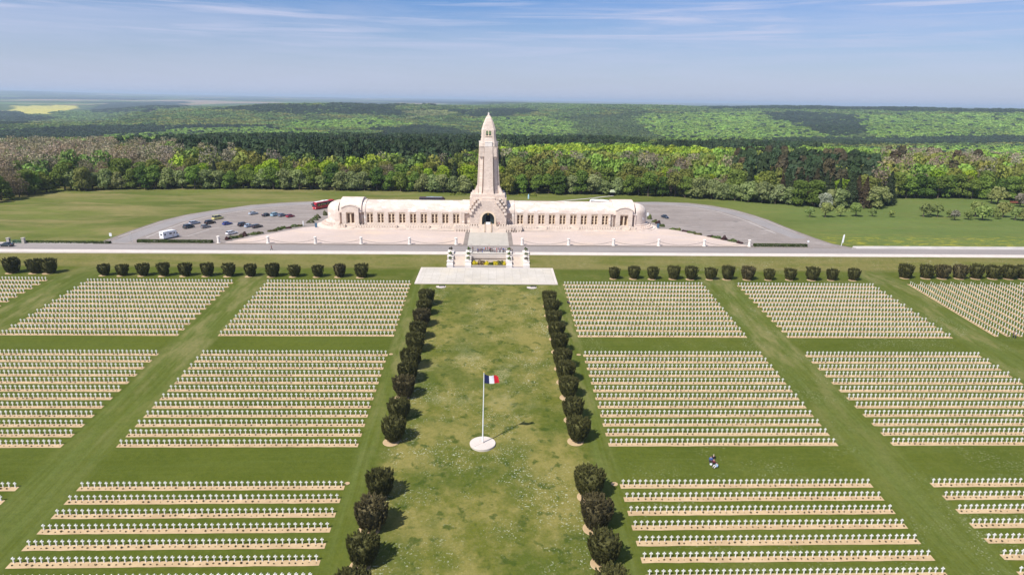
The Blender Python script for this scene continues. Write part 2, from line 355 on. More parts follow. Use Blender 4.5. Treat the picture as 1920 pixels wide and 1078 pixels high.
def leaf_mat(name, source, rough=0.75, trans=0.34, dark=0.84, ns=0.55):
    m, nt, b = newmat(name, rough, 0.15)
    if source == 'object': col = nt.new('ShaderNodeObjectInfo').outputs['Color']
    elif source == 'instancer':
        a = nt.new('ShaderNodeAttribute'); a.attribute_type = 'INSTANCER'; a.attribute_name = 'col'; col = a.outputs['Color']
    else: col = nt.new('ShaderNodeRGB').outputs[0]; col.default_value = (*source, 1)
    p = nt.pos(); n = nt.noise(p, ns, 3, 0.6)
    c = nt.mix(nt.rng(n, 0.3, 0.7), nt.mix(1.0, col, (dark, dark, dark), 'MULTIPLY'), nt.mix(1.0, col, (1.3, 1.27, 1.1), 'MULTIPLY'))
    nt.put(b.inputs['Base Color'], c)
    if trans:
        tr = nt.new('ShaderNodeBsdfTranslucent'); nt.put(tr.inputs[0], nt.mix(1.0, c, (1.1, 1.25, 0.6), 'MULTIPLY'))
        mx = nt.new('ShaderNodeMixShader'); mx.inputs[0].default_value = trans
        nt.l.new(b.outputs[0], mx.inputs[1]); nt.l.new(tr.outputs[0], mx.inputs[2]); nt.l.new(mx.outputs[0], nt.n['Material Output'].inputs[0])
    return m
M['leaf'] = leaf_mat('leaves', 'object')
M['leafi'] = leaf_mat('forest_leaves', 'instancer', trans=0.2)
M['yew'] = leaf_mat('yew_leaves', 'object', trans=0.08, dark=0.35, ns=3.2)
M['hedge'] = leaf_mat('hedge_leaves', 'object', trans=0.1, dark=0.6)
# ------------------------------------------------------------------ the ground
def yt(X): return 0.008*X
def P(x, y, z=0.0): q = plane(x, y, z); return (float(q[0]), float(q[1]))
def yrect(xa, xb, ya, yb): return [(xa, ya+yt(xa)), (xb, ya+yt(xb)), (xb, yb+yt(xb)), (xa, yb+yt(xa))]
m = MB(); ys = [10, 60, 120, 193, 199, 206, 211.2]; xs = list(range(-320, 321, 40))
m.rings([[(x, y, lawn_z(y)) for x in xs] for y in ys], 0, False, False, closed=False)
for xa, xb in ((-320, -14.35), (14.05, 320)):
    m.rings([[(x, y, 0.0 if y == 226 else lawn_z(y)) for x in np.linspace(xa, xb, 9)] for y in (211.2, 212.4, 214.2, 216.4, 218, 226)], 0, False, False, closed=False)
o = m.build('lawn', M['lawn'], fix=False); tag(o, kind='structure')
m = MB(); m.add([(-900, 226, 0), (900, 226, 0), (900, 505, 0), (-900, 505, 0)], [(0, 1, 2, 3)])
tag(m.build('meadow', M['field'], fix=False), kind='structure')

sheet('white_path', yrect(-330, 330, 218.1, 222.2), 0.14, M['whitepave'], base=-1.2)
sheet('road', yrect(-330, 330, 222.2, 231.5), 0.03, M['road'])
sheet('gravel_verge', [(-330, 229.0), (-143, 230.3), (-143, 232.3), (-330, 231.3)], 0.05, M['whitegravel'])
o = sheet('gravel_verge', [(137, 232.4), (150, 232.5), (330, 234.0), (330, 240), (205, 238.0), (150, 237.3), (140, 236.8)], 0.05, M['whitegravel'])
# the half-moon car park round the building
outer = [(-146, 230.5)]+[P(*q) for q in [(188, 455), (215, 445), (250, 432), (300, 415), (350, 403), (400, 395), (470, 385), (530, 380.5), (590, 378), (640, 376.5)]]
outer += [(-50, 341), (-20, 343), (10, 344), (41, 343.5), (71, 342)]
outer += [P(*q) for q in [(1230, 379), (1290, 381), (1334, 386), (1375, 393.5), (1411, 403.5), (1440, 413), (1469, 425), (1500, 437), (1527, 447), (1560, 458)]]+[(139, 232.8)]
sheet('car_park', outer+[(100, 232.33), (0, 231.53), (-100, 230.73)], 0.04, M['asphalt'])
def ribbon(name, pts, wd, z, mat):
    L = []; R = []
    for i, p in enumerate(pts):
        a = pts[max(0, i-1)]; b = pts[min(len(pts)-1, i+1)]; d = Vector((b[0]-a[0], b[1]-a[1])).normalized(); n = Vector((-d.y, d.x))*wd/2
        L.append((p[0]+n.x, p[1]+n.y, z)); R.append((p[0]-n.x, p[1]-n.y, z))
    m = MB(); n = len(pts); m.add(L+R, [(n+i, n+i+1, i+1, i) for i in range(n-1)]); o = m.build(name, mat, fix=False); tag(o, kind='structure'); return o
cx_, cy_ = -2.0, 236.0
def inset(pts, k): return [(cx_+(x-cx_)*k, cy_+(y-cy_)*k) for x, y in pts]
ribbon('ring_lane', inset(outer[1:-2], 0.955), 6.5, 0.055, M['lane'])
ribbon('lane_marking', inset(outer[2:-3], 0.915), 0.45, 0.07, M['whitegravel'])
ribbon('lane_marking', inset(outer[2:-3], 0.990), 0.35, 0.07, M['whitegravel'])
ribbon('car_park_kerb', outer, 0.8, 0.09, M['kerb'])
for q in [[(352, 443), (395, 430), (440, 421)], [(190, 455.5), (251, 457), (320, 452)]]:
    ribbon('lane_marking', [P(*a) for a in q], 0.35, 0.075, M['whitegravel'])
ribbon('footpath', [P(1020, 379.5), P(1060, 376.5), P(1105, 372.5), P(1130, 369.5), P(1150, 367.5)], 1.6, 0.06, M['whitegravel'])
# raised pink gravel forecourt with the grey slab and its dark borders
gl = [(-98.5, 232.9), (-9.6, 233.2), (-9.6, 258.5), (-64, 262), (-72, 266.5), (-77, 263.5), (-86, 250.5)]
gr = [(99.5, 234.1), (9.0, 233.4), (9.0, 258.5), (62, 262), (71, 268), (78, 266.5), (88, 252.5)]
for q in (gl, gr):
    sheet('forecourt', q, 0.16, M['gravel'], base=-0.3)
sheet('forecourt_kerb', [(-99.5, 232.1), (-9.6, 232.5), (-9.6, 233.2), (-98.5, 232.9)], 0.24, M['kerb'], base=-0.3)
sheet('forecourt_kerb', [(9.0, 232.7), (100.5, 233.3), (99.5, 234.1), (9.0, 233.4)], 0.24, M['kerb'], base=-0.3)
for s in (-9.6, 7.4): sheet('slab_border', [(s, 232.7), (s+1.6, 232.7), (s+1.6, 257), (s, 257)], 0.20, M['kerb'], base=-0.3)
sheet('entrance_slab', [(-8.0, 232.4), (7.4, 232.4), (7.4, 257), (-8.0, 257)], 0.15, M['concrete'], base=-0.3)
for s in (-6.6, -3.3, 0.0, 3.4):
    sheet('drain_cover', [(s-.35, 233.6), (s+.35, 233.6), (s+.35, 234.3), (s-.35, 234.3)], 0.158, M['kerb'])
# pale strip of ground round the apse ends
# lower terrace in front of the stairs, pale kerb all round
sheet('terrace_kerb', [(-22.9, 191.6), (21.7, 191.6), (21.9, 211.3), (-22.9, 211.3)], -2.86, M['whitepave'], base=-4.2)
sheet('terrace', [(-22.2, 192.5), (21.0, 192.5), (21.2, 210.6), (-22.2, 210.6)], -2.84, M['terrace'])
for x, y, r in [(827, 537.5, 1.55), (997, 539, 1.55)]:
    q = cem(x, y); m = MB(tuple(q)); m.lathe([(r, 0), (r, .06)], 20, tuple(q)); tag(m.build('gravel_circle', M['whitepave'], None, tuple(q)), kind='structure')
for x, y, r in [(651, 906, .45), (1152, 907, .6), (733, 664, .5), (1085, 665, .55)]:
    q = cem(x, y); m = MB(tuple(q)); m.lathe([(r, 0), (r, .05)], 12, tuple(q)); tag(m.build('bare_patch', M['soil'], None, tuple(q)), kind='structure')

# ------------------------------------------------------------------ hills
def zbase(r): return np.interp(r, [0, 430, 520, 700, 1000, 1300, 1800, 2500, 3200, 4200, 6000, 10000, 16000, 30000], [-1, -1.2, -5, -11, -18, -25, -33, -32, -18, -6, 0, 8, 16, 22])
RK = np.log([430, 700, 1000, 1400, 1900, 2500, 3200, 4000, 6000, 10000, 18000, 32000])
TK = np.array([math.radians(1.97)+math.atan((x-960)/1250.) for x in (-400, 150, 290, 600, 800, 960, 1120, 1300, 1600, 2300)])
ZK = np.array([[-1, -8, -20, -33, -45, -58, -66, -72, -66, -35, 10, 75], [-1, -8, -20, -33, -45, -58, -66, -72, -66, -35, 10, 75], [-1, -9, -20, -32, -42, -42, -20, -30, -62, -30, 5, 50],
               [-1, -10, -19, -29, -38, -26, 14, -12, -50, -20, 5, 45], [-1, -11, -20, -30, -40, -30, 4, 16, -30, -10, 5, 45], [-1, -10, -20, -32, -44, -36, -10, 14, 26, 18, 10, 40], [-1, -9, -18, -31, -46, -34, -2, 22, 22, 8, 5, 38],
               [-1, -8, -16, -30, -48, -32, 0, 22, 12, 0, 0, 38], [-1, -8, -16, -30, -48, -32, 2, 27, 10, 0, 0, 38], [-1, -8, -16, -30, -48, -32, 2, 32, 10, 0, 0, 38]], float)
def hill_z(X, Y):
    r = np.hypot(X-0.8, Y); t = np.arctan2(X-0.8, Y)
    lr = np.log(np.clip(r, 430, 32000)); fi = np.interp(lr, RK, np.arange(len(RK))); i0 = np.clip(fi.astype(int), 0, len(RK)-2); u = fi-i0; u = u*u*(3-2*u)*.5+u*.5
    fj = np.interp(t, TK, np.arange(len(TK))); j0 = np.clip(fj.astype(int), 0, len(TK)-2); v = fj-j0; v = v*v*(3-2*v)
    z = (ZK[j0, i0]*(1-u)+ZK[j0, i0+1]*u)*(1-v)+(ZK[j0+1, i0]*(1-u)+ZK[j0+1, i0+1]*u)*v
    amp = np.interp(r, [480, 900, 2000, 4000, 9000, 16000, 30000], [0, 4, 20, 24, 14, 16, 40])
    dome = 55*np.exp(-((X/np.maximum(r, 1)+0.60)/0.06)**2)*np.clip((r-15000)/4000, 0, 1)
    z = z+(fbm(X, Y, 1/700., 3, 3)-0.5)*2*amp+dome
    return np.where(r < 430, -1.2, z)
C_ = {  # albedo of the land covers
 'mid': (0.072, 0.108, 0.028), 'bright': (0.105, 0.160, 0.030), 'yel': (0.150, 0.200, 0.022), 'con': (0.024, 0.038, 0.018), 'mixd': (0.048, 0.070, 0.020),
 'brown': (0.150, 0.128, 0.095), 'oliv': (0.100, 0.110, 0.026), 'field': (0.50, 0.45, 0.10), 'tan': (0.30, 0.22, 0.14), 'clear': (0.15, 0.165, 0.065),
 'grass': (0.12, 0.20, 0.05), 'redcon': (0.042, 0.035, 0.020)}
KEYS = list(C_); KI = {k: i for i, k in enumerate(KEYS)}
COVER = [
 ('bright', [(940, 300), (1000, 274), (1500, 274), (1920, 270), (1960, 292), (1500, 300), (1200, 297)]),
 ('yel', [(940, 296), (960, 277), (1400, 279), (1440, 292), (1250, 300)]),
 ('con', [(-40, 246), (120, 236), (300, 233), (520, 234), (520, 238), (300, 247), (200, 258), (0, 264), (-40, 262)]),
 ('bright', [(20, 266), (100, 258), (200, 250), (350, 240), (480, 236), (620, 244), (660, 258), (480, 259), (350, 267), (150, 280), (40, 280)]),
 ('con', [(90, 282), (200, 274), (300, 269), (500, 259), (680, 259), (740, 268), (860, 280), (870, 302), (700, 302), (480, 298), (300, 286), (100, 290)]),
 ('con', [(700, 238), (800, 232), (900, 250), (905, 296), (760, 292)]),
 ('bright', [(540, 226), (700, 219), (760, 228), (700, 238), (560, 236)]),
 ('con', [(400, 205), (480, 198), (600, 196), (640, 190), (745, 193), (745, 214), (600, 212)]),
 ('clear', [(745, 204), (860, 202), (890, 208), (750, 221)]),
 ('con', [(860, 205), (990, 202), (1000, 213), (870, 218)]),
 ('field', [(8, 210), (35, 199), (140, 198), (138, 206), (80, 214), (30, 213)]),
 ('con', [(160, 206), (200, 192), (350, 190), (350, 199), (210, 212)]),
 ('tan', [(250, 208), (290, 199), (318, 203), (280, 210)]),
 ('con', [(-40, 200), (100, 222), (-40, 236)]),
 ('bright', [(930, 222), (1110, 216), (1130, 262), (930, 264)]),
 ('mixd', [(1060, 216), (1180, 212), (1250, 262), (1180, 276), (1090, 262)]),
 ('bright', [(1200, 213), (1420, 207), (1560, 252), (1480, 262), (1250, 266)]),
 ('con', [(1430, 210), (1500, 208), (1600, 216), (1660, 236), (1600, 252), (1560, 254), (1500, 234)]),
 ('bright', [(1600, 213), (1960, 208), (1960, 255), (1640, 256)]),
 ('con', [(930, 262), (1050, 260), (1190, 270), (1180, 275), (940, 276)]),
 ('con', [(1400, 263), (1450, 259), (1640, 257), (1920, 253), (1960, 265), (1640, 267), (1450, 266)]),
 ('con', [(1220, 276), (1400, 271), (1530, 276), (1530, 280), (1300, 281)]),
 ('bright', [(880, 222), (990, 216), (1060, 220), (1060, 226), (900, 232)]),
 ('con', [(1330, 199), (1560, 197), (1960, 206), (1960, 211), (1560, 204), (1330, 204)]),
 ('con', [(700, 188), (880, 187), (960, 193), (900, 196), (760, 193)]),
]
def inpoly(px, py, poly):
    r = np.zeros(px.shape, bool); n = len(poly)
    for i in range(n):
        x1, y1 = poly[i]; x2, y2 = poly[(i+1) % n]
        if y1 == y2: continue
        c = ((y1 > py) != (y2 > py)) & (px < (x2-x1)*(py-y1)/(y2-y1)+x1); r ^= c
    return r
def cover(X, Y):
    X = np.asarray(X, float); Y = np.asarray(Y, float); r = np.hypot(X-.8, Y)
    Z = hill_z(X, Y)+np.interp(r, [900, 1500, 5000, 5400], [15, 13, 11, 0])
    dx, dy, dz = X-CP[0], Y, Z-CP[2]; q = np.maximum(dx*fw[0]+dy*fw[1]+dz*fw[2], 1)
    px = 960+F*(dx*rt[0]+dy*rt[1]+dz*rt[2])/q; py = 539-F*(dx*up[0]+dy*up[1]+dz*up[2])/q
    k = np.clip(r/3000, .1, 1.0)
    px = px+(fbm(X, Y, 1/90., 31, 3)-.5)*60; py = py+(fbm(X, Y, 1/140., 37, 3)-.5)*np.interp(r, [500, 1500, 3000, 6000], [10, 6, 5, 2.0])
    c = np.full(X.shape, KI['mid']); v = fbm(X, Y, 1/70., 5, 3)
    c = np.where((v > .60) & (r < 3500), KI['mixd'], c); c = np.where((v < .42) & (r < 3500), KI['oliv'], c)
    f = fbm(X, Y, 1/1100., 77, 3); far = py < 197
    c = np.where(far & (f > .58), KI['con'], c); c = np.where(far & (f < .40), KI['grass'], c); c = np.where(far & (f < .33), KI['tan'], c)
    for key, poly in COVER: c = np.where(inpoly(px, py, poly), KI[key], c)
    return c, px, py
NTH, NR = 430, 300
th = np.linspace(math.radians(-58), math.radians(60), NTH); rr = np.exp(np.linspace(math.log(330), math.log(32000), NR))
TH, RR = np.meshgrid(th, rr); GX = 0.8+RR*np.sin(TH); GY = RR*np.cos(TH); GZ = hill_z(GX, GY)
GZ = np.where(GY < 508, np.minimum(GZ, -1.2), GZ)
vv = np.stack([GX.ravel(), GY.ravel(), GZ.ravel()], 1)
idx = np.arange(NR*NTH).reshape(NR, NTH); a = idx[:-1, :-1].ravel(); b_ = idx[:-1, 1:].ravel(); c__ = idx[1:, 1:].ravel(); d = idx[1:, :-1].ravel()
me = bpy.data.meshes.new('hills'); nf = len(a)
me.vertices.add(len(vv)); me.vertices.foreach_set('co', vv.ravel()); me.loops.add(nf*4); me.loops.foreach_set('vertex_index', np.stack([a, b_, c__, d], 1).ravel())
me.polygons.add(nf); me.polygons.foreach_set('loop_start', np.arange(nf)*4); me.update(calc_edges=True)
kk, _, _ = cover(GX.ravel(), GY.ravel())
cc = np.array([C_[k] for k in KEYS])[kk]
at = me.attributes.new('cover', 'FLOAT_COLOR', 'POINT'); at.data.foreach_set('color', np.concatenate([cc, np.ones((len(cc), 1))], 1).ravel())
hm, nt, b = newmat('woodland_cover', 0.95, 0.05)
A = nt.new('ShaderNodeAttribute'); A.attribute_name = 'cover'; p = nt.pos()
n = nt.noise(p, 0.03, 5, 0.7); n2 = nt.noise(p, 0.004, 4, 0.6)
c = nt.mix(nt.rng(n, 0.35, 0.65), nt.mix(1.0, A.outputs[0], (0.55, 0.6, 0.6), 'MULTIPLY'), nt.mix(1.0, A.outputs[0], (1.3, 1.25, 1.2), 'MULTIPLY'))
nt.put(b.inputs['Base Color'], c)
me.materials.append(hm); me.polygons.foreach_set('use_smooth', [True]*nf)
ho = bpy.data.objects.new('hills', me); COL.objects.link(ho); tag(ho, kind='structure')

# ------------------------------------------------------------------ crown meshes
def leaf_quads(pos, nrm, size, asp=1.0, rs=nr):
    n = len(pos); nrm = nrm/np.maximum(np.linalg.norm(nrm, axis=1, keepdims=True), 1e-6)
    t = np.cross(nrm, rs.normal(size=(n, 3))); t /= np.maximum(np.linalg.norm(t, axis=1, keepdims=True), 1e-6); bt = np.cross(nrm, t)
    s = (size*rs.uniform(.6, 1.25, n))[:, None] if np.isscalar(size) else size[:, None]
    v = np.stack([pos-t*s-bt*s*asp, pos+t*s-bt*s*asp, pos+t*s*.7+bt*s*asp, pos-t*s*.7+bt*s*asp], 1).reshape(-1, 3)
    return v, np.arange(4*n).reshape(n, 4)
def np_mesh(name, v, f, mats, extra=None):
    me = bpy.data.meshes.new(name); nf = len(f)
    V = v; vl = f.ravel(); ls = np.arange(nf)*4
    if extra is not None:
        ev, ef = extra; ef = np.asarray(ef)+len(V); V = np.concatenate([V, ev]); ls = np.concatenate([ls, nf*4+np.arange(len(ef))*4]); vl = np.concatenate([vl, ef.ravel()]); nf += len(ef)
    me.vertices.add(len(V)); me.vertices.foreach_set('co', np.asarray(V, float).ravel()); me.loops.add(len(vl)); me.loops.foreach_set('vertex_index', vl.astype(np.int32))
    me.polygons.add(nf); me.polygons.foreach_set('loop_start', ls.astype(np.int32)); me.update(calc_edges=True)
    for m_ in mats: me.materials.append(m_)
    return me
def crown(n, R, H, z0, nl, leaf, seed, kind='round', jit=.55):
    """leaf quads on the shells of many overlapping lobes"""
    rs = np.random.RandomState(seed)
    if kind == 'cone':
        u = rs.uniform(0, 1, n)**.8; a = rs.uniform(0, 2*math.pi, n); tier = .78+.3*np.abs(np.sin(u*math.pi*7+rs.uniform(0, .6)))
        rad = R*(1-u)*tier*(1+.22*np.sin(a*5+u*9))*rs.uniform(.75, 1.08, n)+.12
        pos = np.stack([rad*np.cos(a), rad*np.sin(a), z0+H*u], 1); nrm = np.stack([np.cos(a), np.sin(a), np.full(n, .55)], 1)+rs.normal(size=(n, 3))*jit
        return leaf_quads(pos, nrm, leaf, 1.0, rs)
    lo = []
    for i in range(nl):
        a = rs.uniform(0, 2*math.pi); h = rs.uniform(.12, .92); w_ = math.sin(math.pi*min(.93, h*.78+.2))**.7
        q = R*w_*rs.uniform(.25, .72); lo.append((q*math.cos(a), q*math.sin(a), z0+H*h, R*rs.uniform(.30, .50)))
    lo.append((0, 0, z0+H*.55, R*.62)); lo = np.array(lo)
    pick = rs.choice(len(lo), n, p=lo[:, 3]**2/np.sum(lo[:, 3]**2)); L = lo[pick]
    d = rs.normal(size=(n, 3)); d[:, 2] = np.abs(d[:, 2])*1.0-0.35; d /= np.linalg.norm(d, axis=1, keepdims=True)
    rad = L[:, 3]*rs.uniform(.78, 1.12, n); pos = L[:, :3]+d*rad[:, None]*np.array([1, 1, .85])
    top = z0+H; pos[:, 2] = np.clip(pos[:, 2], z0*.5, top*1.04)
    return leaf_quads(pos, d+rs.normal(size=(n, 3))*jit, leaf, 1.0, rs)
def trunk_mesh(H, r, seed, nb=6, spread=1.0):
    rs = random.Random(seed); m = MB(); k = [(0, 0, -0.3), (rs.uniform(-.1, .1)*H*.3, rs.uniform(-.1, .1)*H*.3, H*.45), (rs.uniform(-.1, .1)*H*.4, rs.uniform(-.1, .1)*H*.4, H*.85)]
    m.tube(k[0], k[1], r, 8, r*.7); m.tube(k[1], k[2], r*.7, 7, r*.25)
    for i in range(nb):
        t = rs.uniform(.15, .95); s = Vector(k[0]).lerp(Vector(k[1]), t) if i % 2 else Vector(k[1]).lerp(Vector(k[2]), t*.7)
        a = i*2.4+rs.random(); L = H*.33*spread; e = s+Vector((math.cos(a)*L, math.sin(a)*L, L*.8)); m.tube(tuple(s), tuple(e), r*.38, 5, r*.1)
    return m.mesh('trunk', M['wood'])
def blob_crown_mesh(name, n, R, H, z0, nl, leaf, seed, mat, kind='round'):
    v, f = crown(n, R, H, z0, nl, leaf, seed, kind); return np_mesh(name, v, f, [mat])

# ------------------------------------------------------------------ far forest: one mass of instances
PROTO = bpy.data.collections.new('forest_prototypes')
def proto(i, me): o = bpy.data.objects.new('forest_prototype_%02d' % i, me); PROTO.objects.link(o)
for i in range(4): proto(i, blob_crown_mesh('broad_crown', 620, .62, 1.05, 0.0, 12, .050, 100+i, M['leafi']))
for i in range(2): proto(4+i, blob_crown_mesh('cone_crown', 300, .34, 1.15, 0.0, 0, .058, 120+i, M['leafi'], 'cone'))
for i in range(2):  # thin, bare spring crowns
    v, f = crown(620, .58, 1.05, 0.1, 16, .024, 140+i, jit=1.4); proto(6+i, np_mesh('bare_crown', v, f, [M['leafi']]))
for i in range(3): proto(8+i, blob_crown_mesh('small_crown', 110, .66, .85, 0.0, 6, .12, 160+i, M['leafi']))
EDGE = [P(*q) for q in [(-110, 399), (-40, 386), (0, 379), (60, 367), (100, 359), (200, 356.5), (320, 355.5), (440, 355), (600, 357), (740, 359.5), (860, 362.5), (1000, 364), (1150, 366.5), (1300, 372.5), (1400, 380), (1500, 387), (1560, 391), (1640, 391.5), (1668, 386), (1674, 373), (1800, 373), (1880, 376), (1930, 380), (2040, 386)]]
E_TH = np.array([math.atan2(x-.8, y) for x, y in EDGE]); E_R = np.array([math.hypot(x-.8, y) for x, y in EDGE])
pts = []
r = 372.0
while r < 5200:
    sp = max(6.6, 0.0058*r); nth = int(math.radians(86)*r/sp)
    t = math.radians(2)+np.linspace(-math.radians(43), math.radians(43), nth)+nr.uniform(-.5, .5, nth)*sp/r
    q = r+nr.uniform(-.5, .5, nth)*sp
    keep = q > np.interp(t, E_TH, E_R)+25; pts.append(np.stack([t[keep], q[keep], np.full(keep.sum(), sp)], 1)); r += sp*.92
pts = np.concatenate(pts); T, Q, SP = pts.T; FX = .8+Q*np.sin(T); FY = Q*np.cos(T)
kc, fpx, fpy = cover(FX, FY)
u = nr.uniform(0, 1, len(FX)); patch = fbm(FX, FY, 1/35., 61, 2)
near = (Q < 900) & (fpy > 283)
def setk(mask, k): kc[mask] = KI[k]
lft = near & (fpx < 330); setk(lft & (patch+u*.25 > .52), 'brown'); setk(lft & (patch+u*.25 <= .42), 'oliv')
bn = (Q < 750) & (fpx < 200) & (u < .75); setk(bn, 'brown'); setk((Q < 750) & (fpx < 330) & (u > .86), 'mid')
mdl = near & (fpx >= 330) & (fpx < 940) & (fpy > np.where(fpx > 480, 302, 290)); setk(mdl, 'oliv'); setk(mdl & (patch > .58), 'yel'); setk(mdl & (u < .08), 'brown'); setk(mdl & (u > .5) & (u < .78), 'mid'); setk(mdl & (u > .90), 'con')
rgt = near & (fpx >= 940) & (fpx < 1420) & (fpy > 300); setk(rgt, 'oliv'); setk(rgt & (u < .12), 'brown'); setk(rgt & (u > .65), 'mid'); setk(rgt & (patch > .63), 'bright')
rr2 = near & (fpx >= 1380) & (fpx < 1700) & (Q < 520); setk(rr2 & (u < .45), 'con'); setk(rr2 & (u > .82), 'redcon'); setk(rr2 & (u > .45) & (u < .82), 'oliv')
r3 = near & (fpx >= 1640); setk(r3, 'bright'); setk(r3 & (patch > .55), 'oliv'); setk(r3 & (u < .15), 'brown'); setk(r3 & (u > .96), 'redcon')
FZ = np.where(FY < 500, 0.0, hill_z(FX, FY))
stray = nr.uniform(0, 1, len(FX)); setk((stray < .035) & (Q > 1100) & (kc == KI['bright']), 'con'); setk((stray > .93) & (Q > 1100) & (kc == KI['bright']), 'mid'); setk((stray > .78) & (kc == KI['con']) & (Q > 900), 'mid')
drop = np.isin(kc, [KI['field'], KI['tan'], KI['grass']]) | ((kc == KI['clear']) & (u < .6)); kp = ~drop
FX, FY, FZ, kc, SP, Q, u = FX[kp], FY[kp], FZ[kp], kc[kp], SP[kp], Q[kp], u[kp]; N = len(FX)
col = np.array([C_[k] for k in KEYS])[kc]*1.8*(.72+.60*fbm(FX, FY, 1/160., 91, 3))[:, None]*nr.uniform(.72, 1.32, (N, 1))*(1+nr.uniform(-.09, .09, (N, 3)))
kind = nr.randint(0, 4, N); isc = (kc == KI['con']) | (kc == KI['redcon']); kind[isc] = nr.randint(4, 6, isc.sum())
isb = kc == KI['brown']; kind[isb] = nr.randint(6, 8, isb.sum()); fr = (Q > 1100) & ~isc; kind[fr] = nr.randint(8, 11, fr.sum())
hgt = np.where(Q < 900, nr.uniform(13, 19, N), nr.uniform(9.5, 13, N)); wid = np.maximum(np.where(Q < 1100, nr.uniform(10, 15, N), 0), SP*1.55*nr.uniform(.85, 1.2, N))
hgt = np.where(isc & (Q < 900), hgt*1.1, hgt); wid = np.where(isc, wid*1.25, wid); hgt = np.where(kc == KI['clear'], 5, hgt)
me = bpy.data.meshes.new('far_forest'); me.vertices.add(N); me.vertices.foreach_set('co', np.stack([FX, FY, FZ-.5], 1).ravel())
def attr(n_, t_, d_, arr, k_): at = me.attributes.new(n_, t_, d_); at.data.foreach_set(k_, np.ascontiguousarray(arr).ravel())
attr('col', 'FLOAT_COLOR', 'POINT', np.concatenate([np.clip(col, 0, 1), np.ones((N, 1))], 1), 'color'); attr('pick', 'INT', 'POINT', kind.astype(np.int32), 'value')
attr('rot', 'FLOAT_VECTOR', 'POINT', np.stack([np.zeros(N), np.zeros(N), nr.uniform(0, 6.28, N)], 1), 'vector'); attr('scl', 'FLOAT_VECTOR', 'POINT', np.stack([wid, wid, hgt], 1), 'vector')
fo = bpy.data.objects.new('far_forest', me); COL.objects.link(fo)
tag(fo, 'wooded hills of mixed conifer and spring green broadleaf trees filling the background', 'forest', kind='stuff')
ng = bpy.data.node_groups.new('scatter_trees', 'GeometryNodeTree'); ng.interface.new_socket('Geometry', in_out='INPUT', socket_type='NodeSocketGeometry'); ng.interface.new_socket('Geometry', in_out='OUTPUT', socket_type='NodeSocketGeometry')
gi = ng.nodes.new('NodeGroupInput'); go = ng.nodes.new('NodeGroupOutput'); ip = ng.nodes.new('GeometryNodeInstanceOnPoints'); ci = ng.nodes.new('GeometryNodeCollectionInfo')
ci.inputs['Collection'].default_value = PROTO; ci.inputs['Separate Children'].default_value = True; ci.inputs['Reset Children'].default_value = True
def named(n_, t_): k = ng.nodes.new('GeometryNodeInputNamedAttribute'); k.data_type = t_; k.inputs['Name'].default_value = n_; return k.outputs['Attribute']
ng.links.new(gi.outputs[0], ip.inputs['Points']); ng.links.new(ci.outputs[0], ip.inputs['Instance']); ip.inputs['Pick Instance'].default_value = True
ng.links.new(named('pick', 'INT'), ip.inputs['Instance Index']); ng.links.new(named('rot', 'FLOAT_VECTOR'), ip.inputs['Rotation']); ng.links.new(named('scl', 'FLOAT_VECTOR'), ip.inputs['Scale']); ng.links.new(ip.outputs[0], go.inputs[0])
fo.modifiers.new('scatter', 'NODES').node_group = ng
print('forest instances', N)

# ------------------------------------------------------------------ trees of the forest edge, one by one
ARCH = {}
TREEK = {  # kind: (count of shapes, leaves, radius, height, lobes, leaf)
 'willow': (4, 1900, 4.6, 9.0, 16, .34), 'broad': (4, 1900, 5.2, 12.0, 15, .36), 'bare': (3, 1100, 4.8, 12.0, 18, .22), 'pine': (2, 1300, 3.2, 14.5, 0, .34), 'bush': (3, 800, 3.0, 4.6, 8, .28)}
def tree(kind, X, Y, Z, s, colr, label, group, cat='tree', name=None, sz=1.0):
    cnt, n, R, H, nl, lf = TREEK[kind]; i = rnd.randrange(cnt); key = (kind, i)
    if key not in ARCH:
        z0 = 1.2 if kind in ('bare', 'bush') else .4
        v, f = crown(n, R, H-z0, z0, nl, lf, 500+sum(map(ord, kind))*7+i, 'cone' if kind == 'pine' else 'round', .95 if kind == 'bare' else .55)
        ARCH[key] = (np_mesh('crown', v, f, [M['leaf']]), trunk_mesh(H*.8, R*.06+.05, i*31+len(kind), 7 if kind == 'bare' else 5, 1.1))
    cm, tm = ARCH[key]
    e = empty(name or {'willow': 'willow_tree', 'broad': 'broadleaf_tree', 'bare': 'bare_tree', 'pine': 'pine_tree', 'bush': 'small_tree'}[kind], (X, Y, Z), rnd.uniform(0, 6.28)); e.scale = (s, s, s*sz)
    tag(e, label, cat, group)
    for nm, me_ in (('crown', cm), ('trunk', tm)):
        o = bpy.data.objects.new(nm, me_); COL.objects.link(o); o.parent = e
        if nm == 'crown': o.color = (*colr, 1)
    return e
def vary(c, k=.16): f = rnd.uniform(1-k, 1+k)*1.5; return tuple(min(1, x*f*rnd.uniform(.93, 1.07)) for x in c)
TC = {'grey green willow': ('willow', (0.150, 0.175, 0.075)), 'mid green broadleaf': ('broad', (0.095, 0.135, 0.026)), 'bright yellow green': ('broad', (0.155, 0.215, 0.016)), 'olive budding': ('broad', (0.120, 0.128, 0.030)),
      'bare brownish grey': ('bare', (0.150, 0.122, 0.092)), 'dark green pine': ('pine', (0.028, 0.040, 0.018)), 'rust tinged pine': ('pine', (0.048, 0.038, 0.022)), 'deep green broadleaf': ('broad', (0.050, 0.085, 0.016))}
def pickc(tab):
    q = rnd.random()*sum(p_ for _, p_ in tab)
    for nm, p_ in tab:
        q -= p_
        if q <= 0: return nm
    return tab[-1][0]
